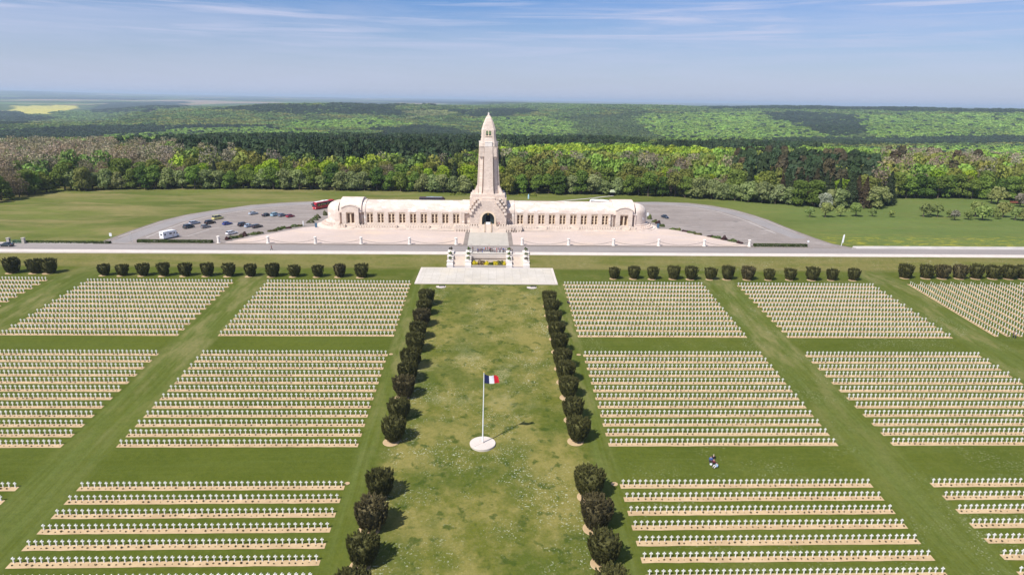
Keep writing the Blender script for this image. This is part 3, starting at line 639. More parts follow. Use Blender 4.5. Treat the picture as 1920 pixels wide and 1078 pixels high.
def landmark(px):
    for x, t in [(110, 'at the far left over the meadow'), (300, 'behind the left meadow'), (580, 'behind the left part of the car park'), (690, 'behind the red coach and the left pavilion'), (785, 'behind the left wing'), (850, 'behind the dark parked coach'),
                 (900, 'just left of the tower'), (980, 'just right of the tower'), (1110, 'behind the right wing'), (1210, 'behind the white coach and right pavilion'), (1420, 'behind the right part of the car park'), (1665, 'in the clump by the orchard'), (1800, 'behind the orchard meadow')]:
        if px < x: return t
    return 'at the far right behind the orchard'
def rowwalk(off, step):
    out = []; acc = rnd.uniform(0, step)
    for i in range(len(EDGE)-1):
        a = Vector(EDGE[i]); b2 = Vector(EDGE[i+1]); L = (b2-a).length; d_ = (b2-a)/L; n_ = Vector((-d_.y, d_.x))
        while acc < L: out.append(a+d_*acc+n_*off); acc += step
        acc -= L
    return out
ROWS = [('front', 2.6, 6.6, 1), ('middle', 10.5, 8.3, 2), ('rear', 19, 8.8, 3)]
cntl = {}
todo = []
for rn, off, stp, ri in ROWS:
    for p_ in rowwalk(off, stp):
        X = p_.x+rnd.uniform(-1.3, 1.3); Y = p_.y+rnd.uniform(-1.3, 1.3); px, py = proj(X, Y, 4)
        if px < -30 or px > 1950: continue
        if ri == 1:
            if px < 120: tab = [('mid green broadleaf', 4), ('olive budding', 2), ('bare brownish grey', 1)]
            elif px < 900: tab = [('grey green willow', 6), ('mid green broadleaf', 3), ('deep green broadleaf', 1)]
            elif px < 1290: tab = [('mid green broadleaf', 4), ('deep green broadleaf', 2), ('grey green willow', 3), ('olive budding', 2)]
            elif px < 1590: tab = [('grey green willow', 7), ('mid green broadleaf', 1), ('bright yellow green', .7)]
            elif px < 1672: tab = [('grey green willow', 1), ('dark green pine', 2), ('rust tinged pine', .8)]
            else: tab = [('deep green broadleaf', 3), ('mid green broadleaf', 4), ('olive budding', 1)]
        else:
            if px < 330: tab = [('bare brownish grey', 5), ('olive budding', 2), ('mid green broadleaf', 1.5)]
            elif px < 900: tab = [('bright yellow green', 2.5), ('olive budding', 4), ('mid green broadleaf', 2), ('dark green pine', .7), ('bare brownish grey', 1)]
            elif px < 1400: tab = [('olive budding', 5), ('bare brownish grey', 1), ('mid green broadleaf', 2), ('dark green pine', .7), ('bright yellow green', .8)]
            elif px < 1672: tab = [('dark green pine', 3), ('rust tinged pine', 1.4), ('olive budding', 2), ('bright yellow green', .6)]
            else: tab = [('olive budding', 3), ('mid green broadleaf', 4), ('bright yellow green', 1.2), ('bare brownish grey', 1)]
        todo.append((px, rn, ri, X, Y, pickc(tab)))
todo.sort(key=lambda q: q[0])
ORD = ['first', 'second', 'third', 'fourth', 'fifth', 'sixth', 'seventh', 'eighth', 'ninth', 'tenth', 'eleventh', 'twelfth', 'thirteenth', 'fourteenth', 'fifteenth', 'sixteenth', 'seventeenth', 'eighteenth', 'nineteenth', 'twentieth', 'twenty-first', 'twenty-second', 'twenty-third', 'twenty-fourth', 'twenty-fifth', 'twenty-sixth', 'twenty-seventh', 'twenty-eighth', 'twenty-ninth', 'thirtieth']
RN = {'front': 'front row', 'middle': 'second row', 'rear': 'back row'}
for px, rn, ri, X, Y, nm in todo:
    k, base = TC[nm]; lm_ = landmark(px); key = (nm, rn, lm_); cntl[key] = cntl.get(key, 0)+1
    s = rnd.uniform(.85, 1.18)*(1.0 if ri == 1 else 1.15)
    if k == 'willow' and ri == 1: s *= 1.08
    tree(k, X, Y, 0.0, s, vary(base), '%s %s %s, %s from left' % (nm, RN[rn], lm_, ORD[min(cntl[key]-1, 29)]), 'trees along the forest edge')
# white blossoming tree and low bushes in front of the edge
q = P(1540, 391); tree('willow', q[0], q[1]-4, 0, .9, (0.34, 0.36, 0.30), 'pale white blossoming tree in front of the dark pines', 'trees along the forest edge', name='blossom_tree')
q = P(953, 364); tree('willow', q[0], q[1]-2, 0, .95, (0.21, 0.215, 0.05), 'yellowish weeping willow immediately right of the tower', 'trees along the forest edge', sz=1.2)
q = P(165, 357); tree('willow', q[0], q[1]-2, 0, 1.15, (0.185, 0.195, 0.06), 'pale yellowish willow at the edge of the left meadow', 'trees along the forest edge', sz=1.2)
# orchard
orch = [(1518, 407, .75), (1547, 407, 1.05), (1575, 406, .8), (1604, 406, 1.0), (1635, 406, .65), (1670, 407, .5), (1731, 407, 1.0), (1744, 404, .8), (1757, 407, .95), (1779, 408, .6), (1789, 413, .75), (1815, 412, .65), (1828, 406, 1.15),
        (1841, 413, 1.1), (1862, 407, .75), (1871, 411, .5), (1880, 407, 1.15), (1903, 413, .9), (1917, 414, .9), (1870, 383, 1.5), (1858, 380, .9), (1912, 388, 1.2)]
for i, (x, y, s) in enumerate(sorted(orch)):
    q = P(x, y); tree('bush', q[0], q[1], 0, s*1.15, vary((0.150, 0.180, 0.060) if i not in (10, 20) else (0.17, 0.155, 0.13), .15), 'small rounded orchard tree in the right meadow, %s orchard tree from the left' % ORD[i], 'orchard trees in the meadow', name='orchard_tree', sz=1.15)
#@@BUILDING
# ------------------------------------------------------------------ the ossuary
BX = -0.5; BO = (BX, 272.0, 0.0)
oss = empty('ossuary', BO); tag(oss, 'long pale stone ossuary with a pointed central tower and vaulted wings', 'monument')
def bpart(m, name, mats, parent=oss, smooth=False, loc=None): return m.build(name, mats, parent, loc, smooth)
def BM(): return MB(BO)
def ell(ay, az, z0, yc=272.0, n=20, base=None):
    pts = [(yc-ay*math.cos(math.pi*i/n), z0+az*math.sin(math.pi*i/n)) for i in range(n+1)]
    if base is not None: pts = [(yc-ay, base)]+pts+[(yc+ay, base)]
    return pts
def shellx(m, ay, az, z0, th, x0, x1, mi=0, n=20):
    o_ = ell(ay, az, z0, n=n); i_ = ell(ay-th, az-th, z0, n=n)[::-1]
    m.prism(o_+i_, x0, x1, 'x', mi)
def smoothpart(o, ang=35):
    me = o.data; me.polygons.foreach_set('use_smooth', [True]*len(me.polygons)); me.set_sharp_from_angle(angle=math.radians(ang))
WZ0, WZ1, WALL, VZ = 2.2, 6.55, 265.0, 6.9
for s in (-1, 1):
    X = lambda a: BX+s*a
    # wall with openings for the nine windows, lintel and sill
    m = BM(); cs = [13.35+4.475*k for k in range(9)]; hw = 1.32
    def bx(a, b, y0, y1, z0, z1, mi=0): m.box(min(X(a), X(b)), max(X(a), X(b)), y0, y1, z0, z1, mi)
    bx(11, 51.3, WALL, WALL+1.1, .5, WZ0); bx(11, 51.3, WALL, WALL+1.1, WZ1, VZ)
    e_ = [11.0]+[v for c in cs for v in (c-hw, c+hw)]+[51.3]
    for i in range(0, len(e_), 2): bx(e_[i], e_[i+1], WALL, WALL+1.1, WZ0, WZ1)
    bx(8, 66, 278, 279, 0, VZ)
    bpart(m, 'gallery_wall', M['facade'])
    for c in cs:
        m = BM(); x0, x1 = min(X(c-hw), X(c+hw)), max(X(c-hw), X(c+hw)); xm = (x0+x1)/2
        m.box(xm-.24, xm+.24, WALL+.28, WALL+.85, WZ0+.003, WZ1-.62); m.box(x0+.003, x1-.003, WALL+.22, WALL+.85, WZ1-.62, WZ1-.003)
        m.box(x0+.003, x0+.20, WALL+.50, WALL+.85, WZ0+.003, WZ1-.62); m.box(x1-.20, x1-.003, WALL+.50, WALL+.85, WZ0+.003, WZ1-.62)
        for zz in (3.3, 4.4): m.box(x0+.2, xm-.24, WALL+.62, WALL+.85, zz, zz+.12); m.box(xm+.24, x1-.2, WALL+.62, WALL+.85, zz, zz+.12)
        wf = bpart(m, 'window', M['cream'])
        m = BM(); m.box(x0+.01, x1-.01, WALL+.86, WALL+.98, WZ0+.01, WZ1-.01); bpart(m, 'pane', M['stained'], wf)
    m = BM(); shellx(m, 7.0, 3.8, VZ, .8, min(X(10.9), X(50.9)), max(X(10.9), X(50.9))); smoothpart(bpart(m, 'vault_roof', M['roofs']))
    # arch ring next to the tower and next to the pavilion, standing on piers with niches
    for a, b, ay, az in ((7.6, 10.9, 7.25, 4.05), (50.9, 52.4, 7.2, 4.0)):
        m = BM(); shellx(m, ay, az, VZ, 1.2, min(X(a), X(b)), max(X(a), X(b)))
        bx(a, b, 265.9, 267.0, .5, VZ-.3); bx(a if a > 20 else 9.9, b, 264.8, 265.9, .5, VZ) if a < 20 else bx(a, a+.5, 264.8, 265.9, .5, VZ)
        if a > 20: bx(b-.12, b, 264.8, 265.9, .5, 6.2)
        bx(a, b, 264.75, 266.0, VZ-.35, VZ+.02)
        smoothpart(bpart(m, 'arch_ring', M['roofs']))
    # pavilion
    m = BM(); shellx(m, 7.75, 5.0, VZ-.1, 1.2, min(X(52.4), X(61.4)), max(X(52.4), X(61.4)))
    bx(52.4, 61.4, 264.2, 266.5, 6.45, VZ+.1)
    bx(52.4, 53.3, 265.7, 267, .5, 6.45); bx(60.5, 61.4, 265.7, 267, .5, 6.45); bx(61.4, 62.0, 264.6, 266.5, .5, 6.9)
    smoothpart(bpart(m, 'pavilion_roof', M['smooth']))
    m = BM(); c = 56.9; hwp = 3.45; ow = 1.7
    top = [(X(c-hwp), 7.6), (X(c-hwp), 8.3), (X(c-hwp*.55), 9.15), (X(c), 9.5), (X(c+hwp*.55), 9.15), (X(c+hwp), 8.3), (X(c+hwp), 7.6)]
    out = [(X(c-hwp), .5)]+top+[(X(c+hwp), .5), (X(c+ow), .5), (X(c+ow), 6.7), (X(c-ow), 6.7), (X(c-ow), .5)]
    m.prism(out, 263.6, 266.2, 'y'); bx(c-ow, c+ow, 263.6, 266.2, .5, 2.1)
    t2 = [(p[0], p[1]+.002) for p in top]; m.prism([(X(c-hwp-.2), 8.3), (X(c-hwp*.55), 9.2), (X(c), 9.55), (X(c+hwp*.55), 9.2), (X(c+hwp+.2), 8.3), (X(c+hwp+.2), 8.55), (X(c+hwp*.6), 9.42), (X(c), 9.8), (X(c-hwp*.6), 9.42), (X(c-hwp-.2), 8.55)], 263.4, 268, 'y')
    bpart(m, 'portal', M['facade'])
    m = BM(); x0, x1 = min(X(c-ow), X(c+ow)), max(X(c-ow), X(c+ow)); xm = (x0+x1)/2
    m.box(xm-.26, xm+.26, 264.2, 265, 2.1, 6.1); m.box(x0+.003, x1-.003, 264.1, 265, 6.1, 6.697); m.box(x0+.003, x0+.28, 264.5, 265, 2.1, 6.1); m.box(x1-.28, x1-.003, 264.5, 265, 2.1, 6.1)
    wf = bpart(m, 'window', M['cream']); m = BM(); m.box(x0+.01, x1-.01, 265.02, 265.2, 2.11, 6.69); bpart(m, 'pane', M['stained'], wf)
    # rounded end
    m = BM(); rg = []; n = 22; xc = 62.0
    def ring(a, b2, z): return [(X(xc+a*math.sin(math.pi*i/n)), 272-b2*math.cos(math.pi*i/n), z) for i in range(n+1)]
    for z in (0, 1.5, 3.2, 5.0, VZ): rg.append(ring(5.95-(.12*z/7), 7.05-(.05*z/7), z))
    for k in range(1, 11):
        t = k/10*math.pi/2; rg.append(ring(5.83*math.cos(t)+.001, 7.0*math.cos(t)+.001, VZ+3.75*math.sin(t)))
    m.rings(rg, 0, False, False, closed=False); smoothpart(bpart(m, 'apse', M['roofs']), 60)
    # stepped base skirt with blocks round the end
    m = BM()
    for a, h in ((1.0, 2.3), (2.0, 1.5), (3.0, .95), (4.3, .45), (5.2, .2)):
        n = 22; k = [(X(xc+(5.95+a)*math.sin(math.pi*i/n)), 272-(7.05+a*.8)*math.cos(math.pi*i/n)) for i in range(n+1)]
        m.prism([(X(61.5), k[0][1])]+k+[(X(61.5), k[-1][1])], 0 if a == 5.2 else .0+.01*a, h, 'z')
    for i in range(2, 17):
        for a, h in ((1.5, 1.5), (2.5, .95)):
            t = math.pi*(i+.5*(a > 2))/22; px, py = X(xc+(5.95+a)*math.sin(t)), 272-(7.05+a*.8)*math.cos(t)
            m.box(px-.27, px+.27, py-.27, py+.27, h, h+.5, 0, .05, .05)
    bpart(m, 'apse_steps', M['smooth'])
    # plinth with the rows of carved blocks
    m = BM(); bx(12, 62, 261.4, 265.0, 0, .85); bx(12, 62, 260.6, 261.4, 0, .28)
    bx(9, 62, 263.1, 264.9, .85, 1.25)
    for c2 in (22.3, 35.7, 56.9):      # little flights of steps
        bx(c2-1.6, c2+1.6, 260.9, 261.4, .28, .58)
    bpart(m, 'plinth', M['facade'])
    m = BM(); a = 12.3; bx(12, 61.9, 261.5, 263.05, .84, .90)
    while a < 61.5:
        if not any(abs(a-c2) < 2.0 for c2 in (22.3, 35.7, 56.9)):
            m.box(X(a)-.40, X(a)+.40, 261.6, 262.2, .85, 1.62, 0, .08, .06); m.box(X(a+.5)-.34, X(a+.5)+.34, 262.45, 263.0, .85, 1.95, 0, .08, .06)
        a += 1.06
    for c2 in (24.4, 37.8, 59.0): bx(c2-.25, c2+.25, 261.3, 263, .85, 1.9)
    bpart(m, 'balustrade', M['facade'])
# ---- tower base
H0 = 2.4
m = BM()
def sb(a, b, y0, y1, z0, z1, mi=0, tx=0, ty=0): m.box(BX+a, BX+b, y0, y1, z0, z1, mi, tx, ty)
# front gable wall with the portal arch cut out
ar = 2.55; az = 4.75; L = []
out = [(-7.5, 0), (-7.5, 6.0)]
st = [(-7.5, 6.6), (-6.75, 6.6), (-6.75, 7.9), (-5.95, 7.9), (-5.95, 9.2), (-5.1, 9.2), (-5.1, 10.4), (-4.3, 10.4), (-4.3, 11.4), (-3.5, 11.4), (-3.5, 12.3)]
prof = [(-7.5, 0)]+st+[(-x, z) for x, z in st[::-1]]+[(7.5, 0), (ar, 0)]+[(ar*math.cos(math.pi*i/18), az+ar*math.sin(math.pi*i/18)) for i in range(19)]+[(-ar, 0)]
m.prism([(BX+x, z) for x, z in prof], 262.0, 264.2, 'y')
bpart(m, 'portal_wall', M['tower'])
m = BM(); n = 18   # archivolt
ri, ro = ar, 3.25
m.prism([(BX+ri*math.cos(math.pi*i/n), az+ri*math.sin(math.pi*i/n)) for i in range(n+1)]+[(BX+ro*math.cos(math.pi*i/n), az+ro*math.sin(math.pi*i/n)) for i in range(n, -1, -1)], 261.82, 262.05, 'y')
for q in (-1, 1): sb(min(q*ri, q*ro), max(q*ri, q*ro), 261.82, 262.05, H0, az-.002)
bpart(m, 'archivolt', M['cream'])
m = BM(); sb(-7.5, 7.5, 264.2, 281.5, 0, 12.75); sb(-7.62, 7.62, 264.8, 281.6, 12.75, 13.1)
sb(-6.9, 6.9, 265.2, 278.8, 13.1, 14.3)
bpart(m, 'tower_base', M['tower'])
m = BM()     # rows of corbelled blocks stepping down both sides of the gable
for q in (-1, 1):
    for (x, z, d) in [(3.9, 11.45, 1.6), (4.75, 10.45, 1.8), (5.6, 9.3, 2.0), (6.45, 8.0, 1.8), (7.1, 6.7, 1.4)]:
        m.box(BX+q*x-.62, BX+q*x+.62, 261.3, 262.6, z-.15, z+.72, 0, .12, .1); m.box(BX+q*x-.4, BX+q*x+.4, 261.6, 262.4, z-.6, z-.15)
        if z > 7 : m.box(BX+q*(x+.9)-.5, BX+q*(x+.9)+.5, 263.1, 264.1, z+.9, z+1.7, 0, .1, .1)
    for k in range(6): m.box(BX+q*7.5-.35*(q < 0)-.0, BX+q*7.5+.35*(q > 0)+.0, 264.9, 265.9, 6.4+k*1.0, 6.85+k*1.0)
bpart(m, 'corbel_stones', M['facade'])
# doorway
m = BM(); m.prism([(BX-2.5, H0), (BX+2.5, H0)]+[(BX+2.5*math.cos(math.pi*i/14), az+2.5*math.sin(math.pi*i/14)) for i in range(15)], 263.5, 263.62, 'y')
dr = bpart(m, 'door', M['teal'])
m = BM(); sb(-.85, .85, 263.40, 263.49, H0+.01, 6.0); bpart(m, 'opening_shade', M['dark'], dr)  # solid near-black slab, paints the shade of the open doorway
m = BM()
for q in (-1.35, 1.0): sb(q, q+.35, 263.15, 263.49, H0, 6.3)
sb(-1.35, 1.35, 263.15, 263.49, 6.3, 6.6)
for q in (-2.3, 2.1): sb(q, q+.16, 263.3, 263.49, H0, 5.6)
bpart(m, 'door_frame', M['teal'], dr)
m = BM(); sb(-.95, .95, 262.9, 263.15, H0, H0+.85); bpart(m, 'notice_board', M['whitepaint'])
m = BM(); m.lathe([(.05, .9), (.3, .6), (.38, .25), (.2, 0)], 10, (BX, 262.8, 6.25)); bpart(m, 'lantern', M['gold'])
# ---- tower shaft: cross shaped plan with diagonal ribs, tapering
Q8 = [(0, -4.5), (1.95, -4.5), (1.95, -3.2), (2.45, -3.2), (2.45, -3.75), (3.75, -2.45), (3.2, -2.45), (3.2, -1.95), (4.5, -1.95), (4.5, 0)]
def plan(s, pr=1.0):
    q = [(x, y) for x, y in Q8[1:-1]]; full = []
    for k in range(4):
        c, sn = (1, 0, -1, 0)[k], (0, 1, 0, -1)[k]; full += [(x*c-y*sn, x*sn+y*c) for x, y in q]
    return [(BX+x*s, 272+y*s) for x, y in full]
m = BM(); rg = []
for z, s in ((14.3, 1.15), (15.4, 1.10), (17.2, 1.045), (22, .99), (28.0, .925), (33.6, .865)): rg.append([(x, y, z) for x, y in plan(s)])
m.rings(rg); bpart(m, 'tower_shaft', M['tower'])
m = BM()   # flared foot buttresses at the four corners and panel pedestals
for a in (0, 2):
    for q in (-1, 1):
        c, sn = (1, 0, -1, 0)[a], (0, 1, 0, -1)[a]
        def R_(x, y): return (BX+x*c-y*sn, 272+x*sn+y*c)
        b0 = [R_(q*2.6, -2.7), R_(q*6.3, -2.7), R_(q*6.3, -1.9), R_(q*2.6, -1.9)]; b1 = [R_(q*2.6, -2.6), R_(q*4.55, -2.6), R_(q*4.55, -2.0), R_(q*2.6, -2.0)]
        if q < 0: b0 = b0[::-1]; b1 = b1[::-1]
        m.rings([[(x, y, 14.3) for x, y in b0], [(x, y, 17.6) for x, y in b1]])
        if q > 0:
            b0 = [R_(q*4.3, -3.4), R_(q*5.9, -3.4), R_(q*5.9, 3.4), R_(q*4.3, 3.4)]; b1 = [R_(q*4.3, -2.3), R_(q*4.75, -2.3), R_(q*4.75, 2.3), R_(q*4.3, 2.3)]
            m.rings([[(x, y, 14.3) for x, y in b0], [(x, y, 17.3) for x, y in b1]])
sb(-2.75, 2.75, 263.6, 267, 12.32, 13.2); sb(-2.5, 2.5, 265.9, 268, 13.2, 14.6, 0, .1, .1); bpart(m, 'tower_foot', M['tower'])
m = BM()   # bartizan boxes on corbels
for a in range(4):
    c, sn = (1, 0, -1, 0)[a], (0, 1, 0, -1)[a]
    for q in (-1, 1):
        def R_(x, y): return (BX+x*c-y*sn, 272+x*sn+y*c)
        def sq(x, y, h): p_ = [R_(x-h, y-h), R_(x+h, y-h), R_(x+h, y+h), R_(x-h, y+h)]; return p_
        m.rings([[(x, y, z) for x, y in sq(q*2.6, -2.95, h)] for z, h in ((28.2, .20), (29.3, .62), (29.5, .80), (32.9, .76), (33.1, .86), (33.45, .86))])
        p0 = [R_(q*3.5, -1.3), R_(q*4.6, -1.3), R_(q*4.6, 1.3), R_(q*3.5, 1.3)]
bpart(m, 'bartizans', M['tower'])
m = BM()   # shoulders and panel caps
oc = lambda h, ch, z: [(BX+x, 272+y, z) for x, y in ((-h+ch, -h), (h-ch, -h), (h, -h+ch), (h, h-ch), (h-ch, h), (-h+ch, h), (-h, h-ch), (-h, -h+ch))]
m.rings([oc(3.68, 1.2, 33.6), oc(3.55, 1.15, 34.9), oc(3.22, .95, 36.1), oc(3.12, .85, 36.5), oc(3.05, .8, 36.9)])
bpart(m, 'shoulders', M['tower'])
m = BM()
for a in range(4):
    c, sn = (1, 0, -1, 0)[a], (0, 1, 0, -1)[a]
    def R_(x, y): return (BX+x*c-y*sn, 272+x*sn+y*c)
    for x1, y1, z0_, z1_ in ((1.5, -3.92, 33.62, 35.2), (1.6, -4.0, 35.2, 35.5), (1.7, -3.2, 36.3, 36.6)):
        p_ = [R_(-x1, y1), R_(x1, y1), R_(x1, -2.4), R_(-x1, -2.4)]; m.rings([[(x, y, z0_) for x, y in p_], [(x, y, z1_) for x, y in p_]])
bpart(m, 'panel_caps', M['white'])
# belfry with real openings, and the pointed spire
m = BM()
m.rings([oc(3.0, .75, 36.9), oc(2.95, .75, 37.9)])
for sx_, sy_ in ((-1, -1), (1, -1), (1, 1), (-1, 1)):
    p_ = [(sx_*1.15, sy_*2.93), (sx_*2.2, sy_*2.93), (sx_*2.93, sy_*2.2), (sx_*2.93, sy_*1.15), (sx_*1.15, sy_*1.15)]
    if sx_*sy_ < 0: p_ = p_[::-1]
    m.rings([[(BX+x, 272+y, 37.9) for x, y in p_], [(BX+x, 272+y, 40.05) for x, y in p_]])
def spans(k0, k1): pass
m.rings([oc(2.93, .75, 40.05), oc(2.62, .74, 41.2), oc(2.3, .66, 42.3), oc(1.9, .56, 43.3), oc(1.33, .4, 44.6), oc(.75, .22, 45.6), oc(.5, .15, 45.75)])
bpart(m, 'spire', M['tower'])
for a in range(4):
    c, sn = (1, 0, -1, 0)[a], (0, 1, 0, -1)[a]
    def R3(x, y, z): return (BX+x*c-y*sn, 272+x*sn+y*c, z)
    m = MB(BO)
    def rp(pts, y0, y1):
        n = len(pts); vs = [R3(x, y0, z) for x, z in pts]+[R3(x, y1, z) for x, z in pts]
        m.add(vs, [(i, (i+1) % n, n+(i+1) % n, n+i) for i in range(n)]+[tuple(range(n))[::-1], tuple(range(n, 2*n))])
    def ac(c0): return [(c0+.43*math.cos(math.pi*i/8), 39.45+.43*math.sin(math.pi*i/8)) for i in range(9)]
    rp([(-1.15, 37.9), (-1.02, 37.9)]+ac(-.59)[::-1]+[(-.16, 37.9), (.16, 37.9)]+ac(.59)[::-1]+[(1.02, 37.9), (1.15, 37.9), (1.15, 40.05), (-1.15, 40.05)], -2.96, -2.5)
    rp([(-1.3, 37.6), (1.3, 37.6), (1.3, 37.9), (-1.3, 37.9)], -3.15, -2.4)
    bpart(m, 'belfry_window', M['cream'])
m = BM(); m.lathe([(.42, 45.75), (.5, 46.0), (.36, 46.05), (.34, 46.5), (.46, 46.55), (.1, 46.95)], 10, (BX, 272, 0)); bpart(m, 'finial', M['white'])
m = BM(); m.tube((BX, 272, 46.9), (BX, 272, 49.3), .035, 5); bpart(m, 'lightning_rod', M['metal'])
# ---- stairs up to the door, landings with blocks
m = BM(); n = 13
for k in range(n):
    y0 = 256.4+k*.43; sb(-7.4 if k < 5 else -4.2, 7.4 if k < 5 else 4.2, y0, 262.0, max(0.0, H0*k/n), H0*(k+1)/n)
sb(-14.0, -4.2, 259.4, 264.9, 0, H0-.4); sb(4.2, 14.0, 259.4, 264.9, 0, H0-.4); sb(-7.49, 7.49, 262.0, 264.2, 0, H0-.01)
bpart(m, 'entrance_stairs', M['steps'])
m = BM()
for q in (-1, 1):
    for r_, (yy, zz) in enumerate(((258.0, 0), (258.8, .5), (259.7, H0-.4), (260.6, H0-.4))):
        a = 8.0 if r_ < 2 else 4.8
        while a < 14.2:
            m.box(BX+q*a-.34, BX+q*a+.34, yy-.3, yy+.3, 0 if r_ < 2 else H0-.4, zz+.75, 0, .07, .07); a += 1.05
bpart(m, 'stone_blocks', M['facade'])
for q in (-1.45, 1.25):
    m = BM(); sb(q, q+.2, 256.5, 256.7, .1, 1.1); sb(q, q+.2, 261.6, 261.8, H0, H0+.9); m.tube((BX+q+.1, 256.5, 1.1), (BX+q+.1, 261.8, H0+.9), .09, 6)
    for k in range(1, 6): m.tube((BX+q+.1, 256.5+k*.9, .2+k*.4), (BX+q+.1, 256.5+k*.9, 1.1+k*.38), .04, 5)
    bpart(m, 'handrail', M['bronze'])

# ------------------------------------------------------------------ stairs down to the cemetery
sto = (-0.3, 216, 0)
terr = empty('terrace_stairs', sto); tag(terr, 'pale stone retaining wall with twin stairs and stepped piers above the lower terrace', 'stairs')
def TB(): return MB(sto)
piers = [(-14.3, -12.25), (-8.0, -6.05), (6.1, 8.0), (12.0, 14.0)]
for a, b in piers:
    m = TB(); m.box(a, b, 218.2, 221.6, -3.2, .75); m.box(a, b, 215.9, 218.2, -3.2, -.25); m.box(a, b, 213.4, 215.9, -3.2, -1.35); m.box(a-.1, b+.1, 212.6, 213.4, -3.2, -2.2)
    for y0, y1, z in ((218.1, 221.7, .75), (215.8, 218.2, -.25), (213.3, 215.9, -1.35)): m.box(a-.08, b+.08, y0, y1, z, z+.12)
    m.build('pier', M['white'], terr, (0, 0, 0))
for a, b in ((-12.25, -8.0), (8.0, 12.0)):
    m = TB(); n = 16
    for k in range(n): m.box(a, b, 213.0+k*.44, 222.0, -3.2, -2.83+2.85*(k+1)/n)
    m.build('stair_flight', M['steps'], terr, (0, 0, 0))
m = TB(); m.box(-6.05, 6.1, 218.4, 219.3, -3.3, .35); m.box(-6.05, 6.1, 218.2, 219.5, .35, .5); m.box(-6.05, 6.1, 212.8, 213.2, -3.3, -2.5); m.box(-6.05, 6.1, 219.5, 222.0, -2, .16)
m.build('retaining_wall', M['terrace'], terr, (0, 0, 0))
m = TB(); m.box(-6.05, 6.1, 213.2, 218.4, -3.3, -2.62); m.build('planting_bed', M['soil'], terr, (0, 0, 0))
#@@OBJECTS
# ------------------------------------------------------------------ graves
mc = MB(); W_ = .105; T_ = .06
def cross_pts():
    w, h, aw, az0, az1 = .062, 1.04, .26, .71, .84
    return [(-w*1.25, -.15), (w*1.25, -.15), (w, az0), (aw, az0-.015), (aw, az1+.015), (w, az1), (w*1.1, h), (-w*1.1, h), (-w, az1), (-aw, az1+.015), (-aw, az0-.015), (-w, az0)]
mc.prism(cross_pts(), -T_, T_, 'y'); CROSS = mc.mesh('grave_cross', M['crossw'])
import bmesh
def fixn(me): bm = bmesh.new(); bm.from_mesh(me); bmesh.ops.recalc_face_normals(bm, faces=bm.faces); bm.to_mesh(me); bm.free()
fixn(CROSS)
v, f = leaf_quads(*(lambda d: (d*np.array([.16, .14, .12])+np.array([0, 0, .13]), d))((lambda q: q/np.linalg.norm(q, axis=1, keepdims=True))(nr.normal(size=(40, 3)))), .06)
M['rose'] = leaf_mat('rose_leaves', (0.060, 0.048, 0.022), trans=0, dark=.6)
ROSE = np_mesh('rose_bush', v, f, [M['rose']])
cv = np.array([x.co[:] for x in CROSS.vertices]); cf = [tuple(p.vertices) for p in CROSS.polygons]
rv = v; rf = f
BL = [('left', 'A', -122.1, -78.9), ('left', 'B', -67.8, -24.5), ('right', 'C', 23.9, 67.1), ('right', 'D', 78.9, 122.1)]
ROWY = [(1, 154.45, 3.31), (2, 107.4, 3.30), (3, 78.66, 3.33)]
BN = {'A': 'outer left block', 'B': 'block left of the lawn', 'C': 'block right of the lawn', 'D': 'outer right block'}
NB = {1: 'rear', 2: 'middle', 3: 'front'}
NC = 45; indiv = []; mass = []; masr = []
def soil(x0, x1, yf, depth, seed):
    n = 24; rs = random.Random(seed); m = MB(); fr = []; bk = []
    for i in range(n+1):
        x = x0+(x1-x0)*i/n; e = rs.uniform(-.05, .05); y0 = yf+e; y1 = yf+depth+rs.uniform(-.04, .04)
        fr.append((x, y0, lawn_z(y0)+.035)); bk.append((x, y1, lawn_z(y1)+.035))
    m.rings([fr, bk], 0, False, False, closed=False)
    tag(m.build('soil_bed', M['soil'], fix=False), kind='structure')
for blk, y0, st_ in ROWY:
    for side, bn_, xa, xb in BL:
        for k in (range(-1, 6) if blk == 3 else range(12)):
            if blk == 3 and bn_ in 'A' and k < 4: continue
            yf = y0+k*st_; soil(xa-.55, xb+.55, yf, 1.12, blk*100+k+ord(bn_)); yc = yf+1.0; z = lawn_z(yc)
            for i in range(NC):
                x = xa+(xb-xa)*i/(NC-1); px, py = proj(x, yc, z+.6)
                if px < -25 or px > 1945 or py > 1092: continue
                jx, jr = rnd.uniform(-.03, .03), rnd.uniform(-.07, .07)
                stele = blk == 3 and bn_ == 'B' and k == 4 and i == 28
                if stele: stele_pos = (x, yc, z); continue
                if blk == 3 and k <= 1: indiv.append((side, bn_, k, i, x+jx, yc, z, jr))
                else: mass.append((x+jx, yc, z, jr, .96+rnd.random()*.07))
                if rnd.random() < .93:
                    t = (x+rnd.uniform(-.14, .14), yc-rnd.uniform(.42, .62), rnd.uniform(0, 6.28), rnd.uniform(.4, 1.0))
                    if blk == 3 and k <= 1: indiv[-1] = indiv[-1]+t
                    else: masr.append((t[0], t[1], lawn_z(t[1])+.03, t[2], t[3]))
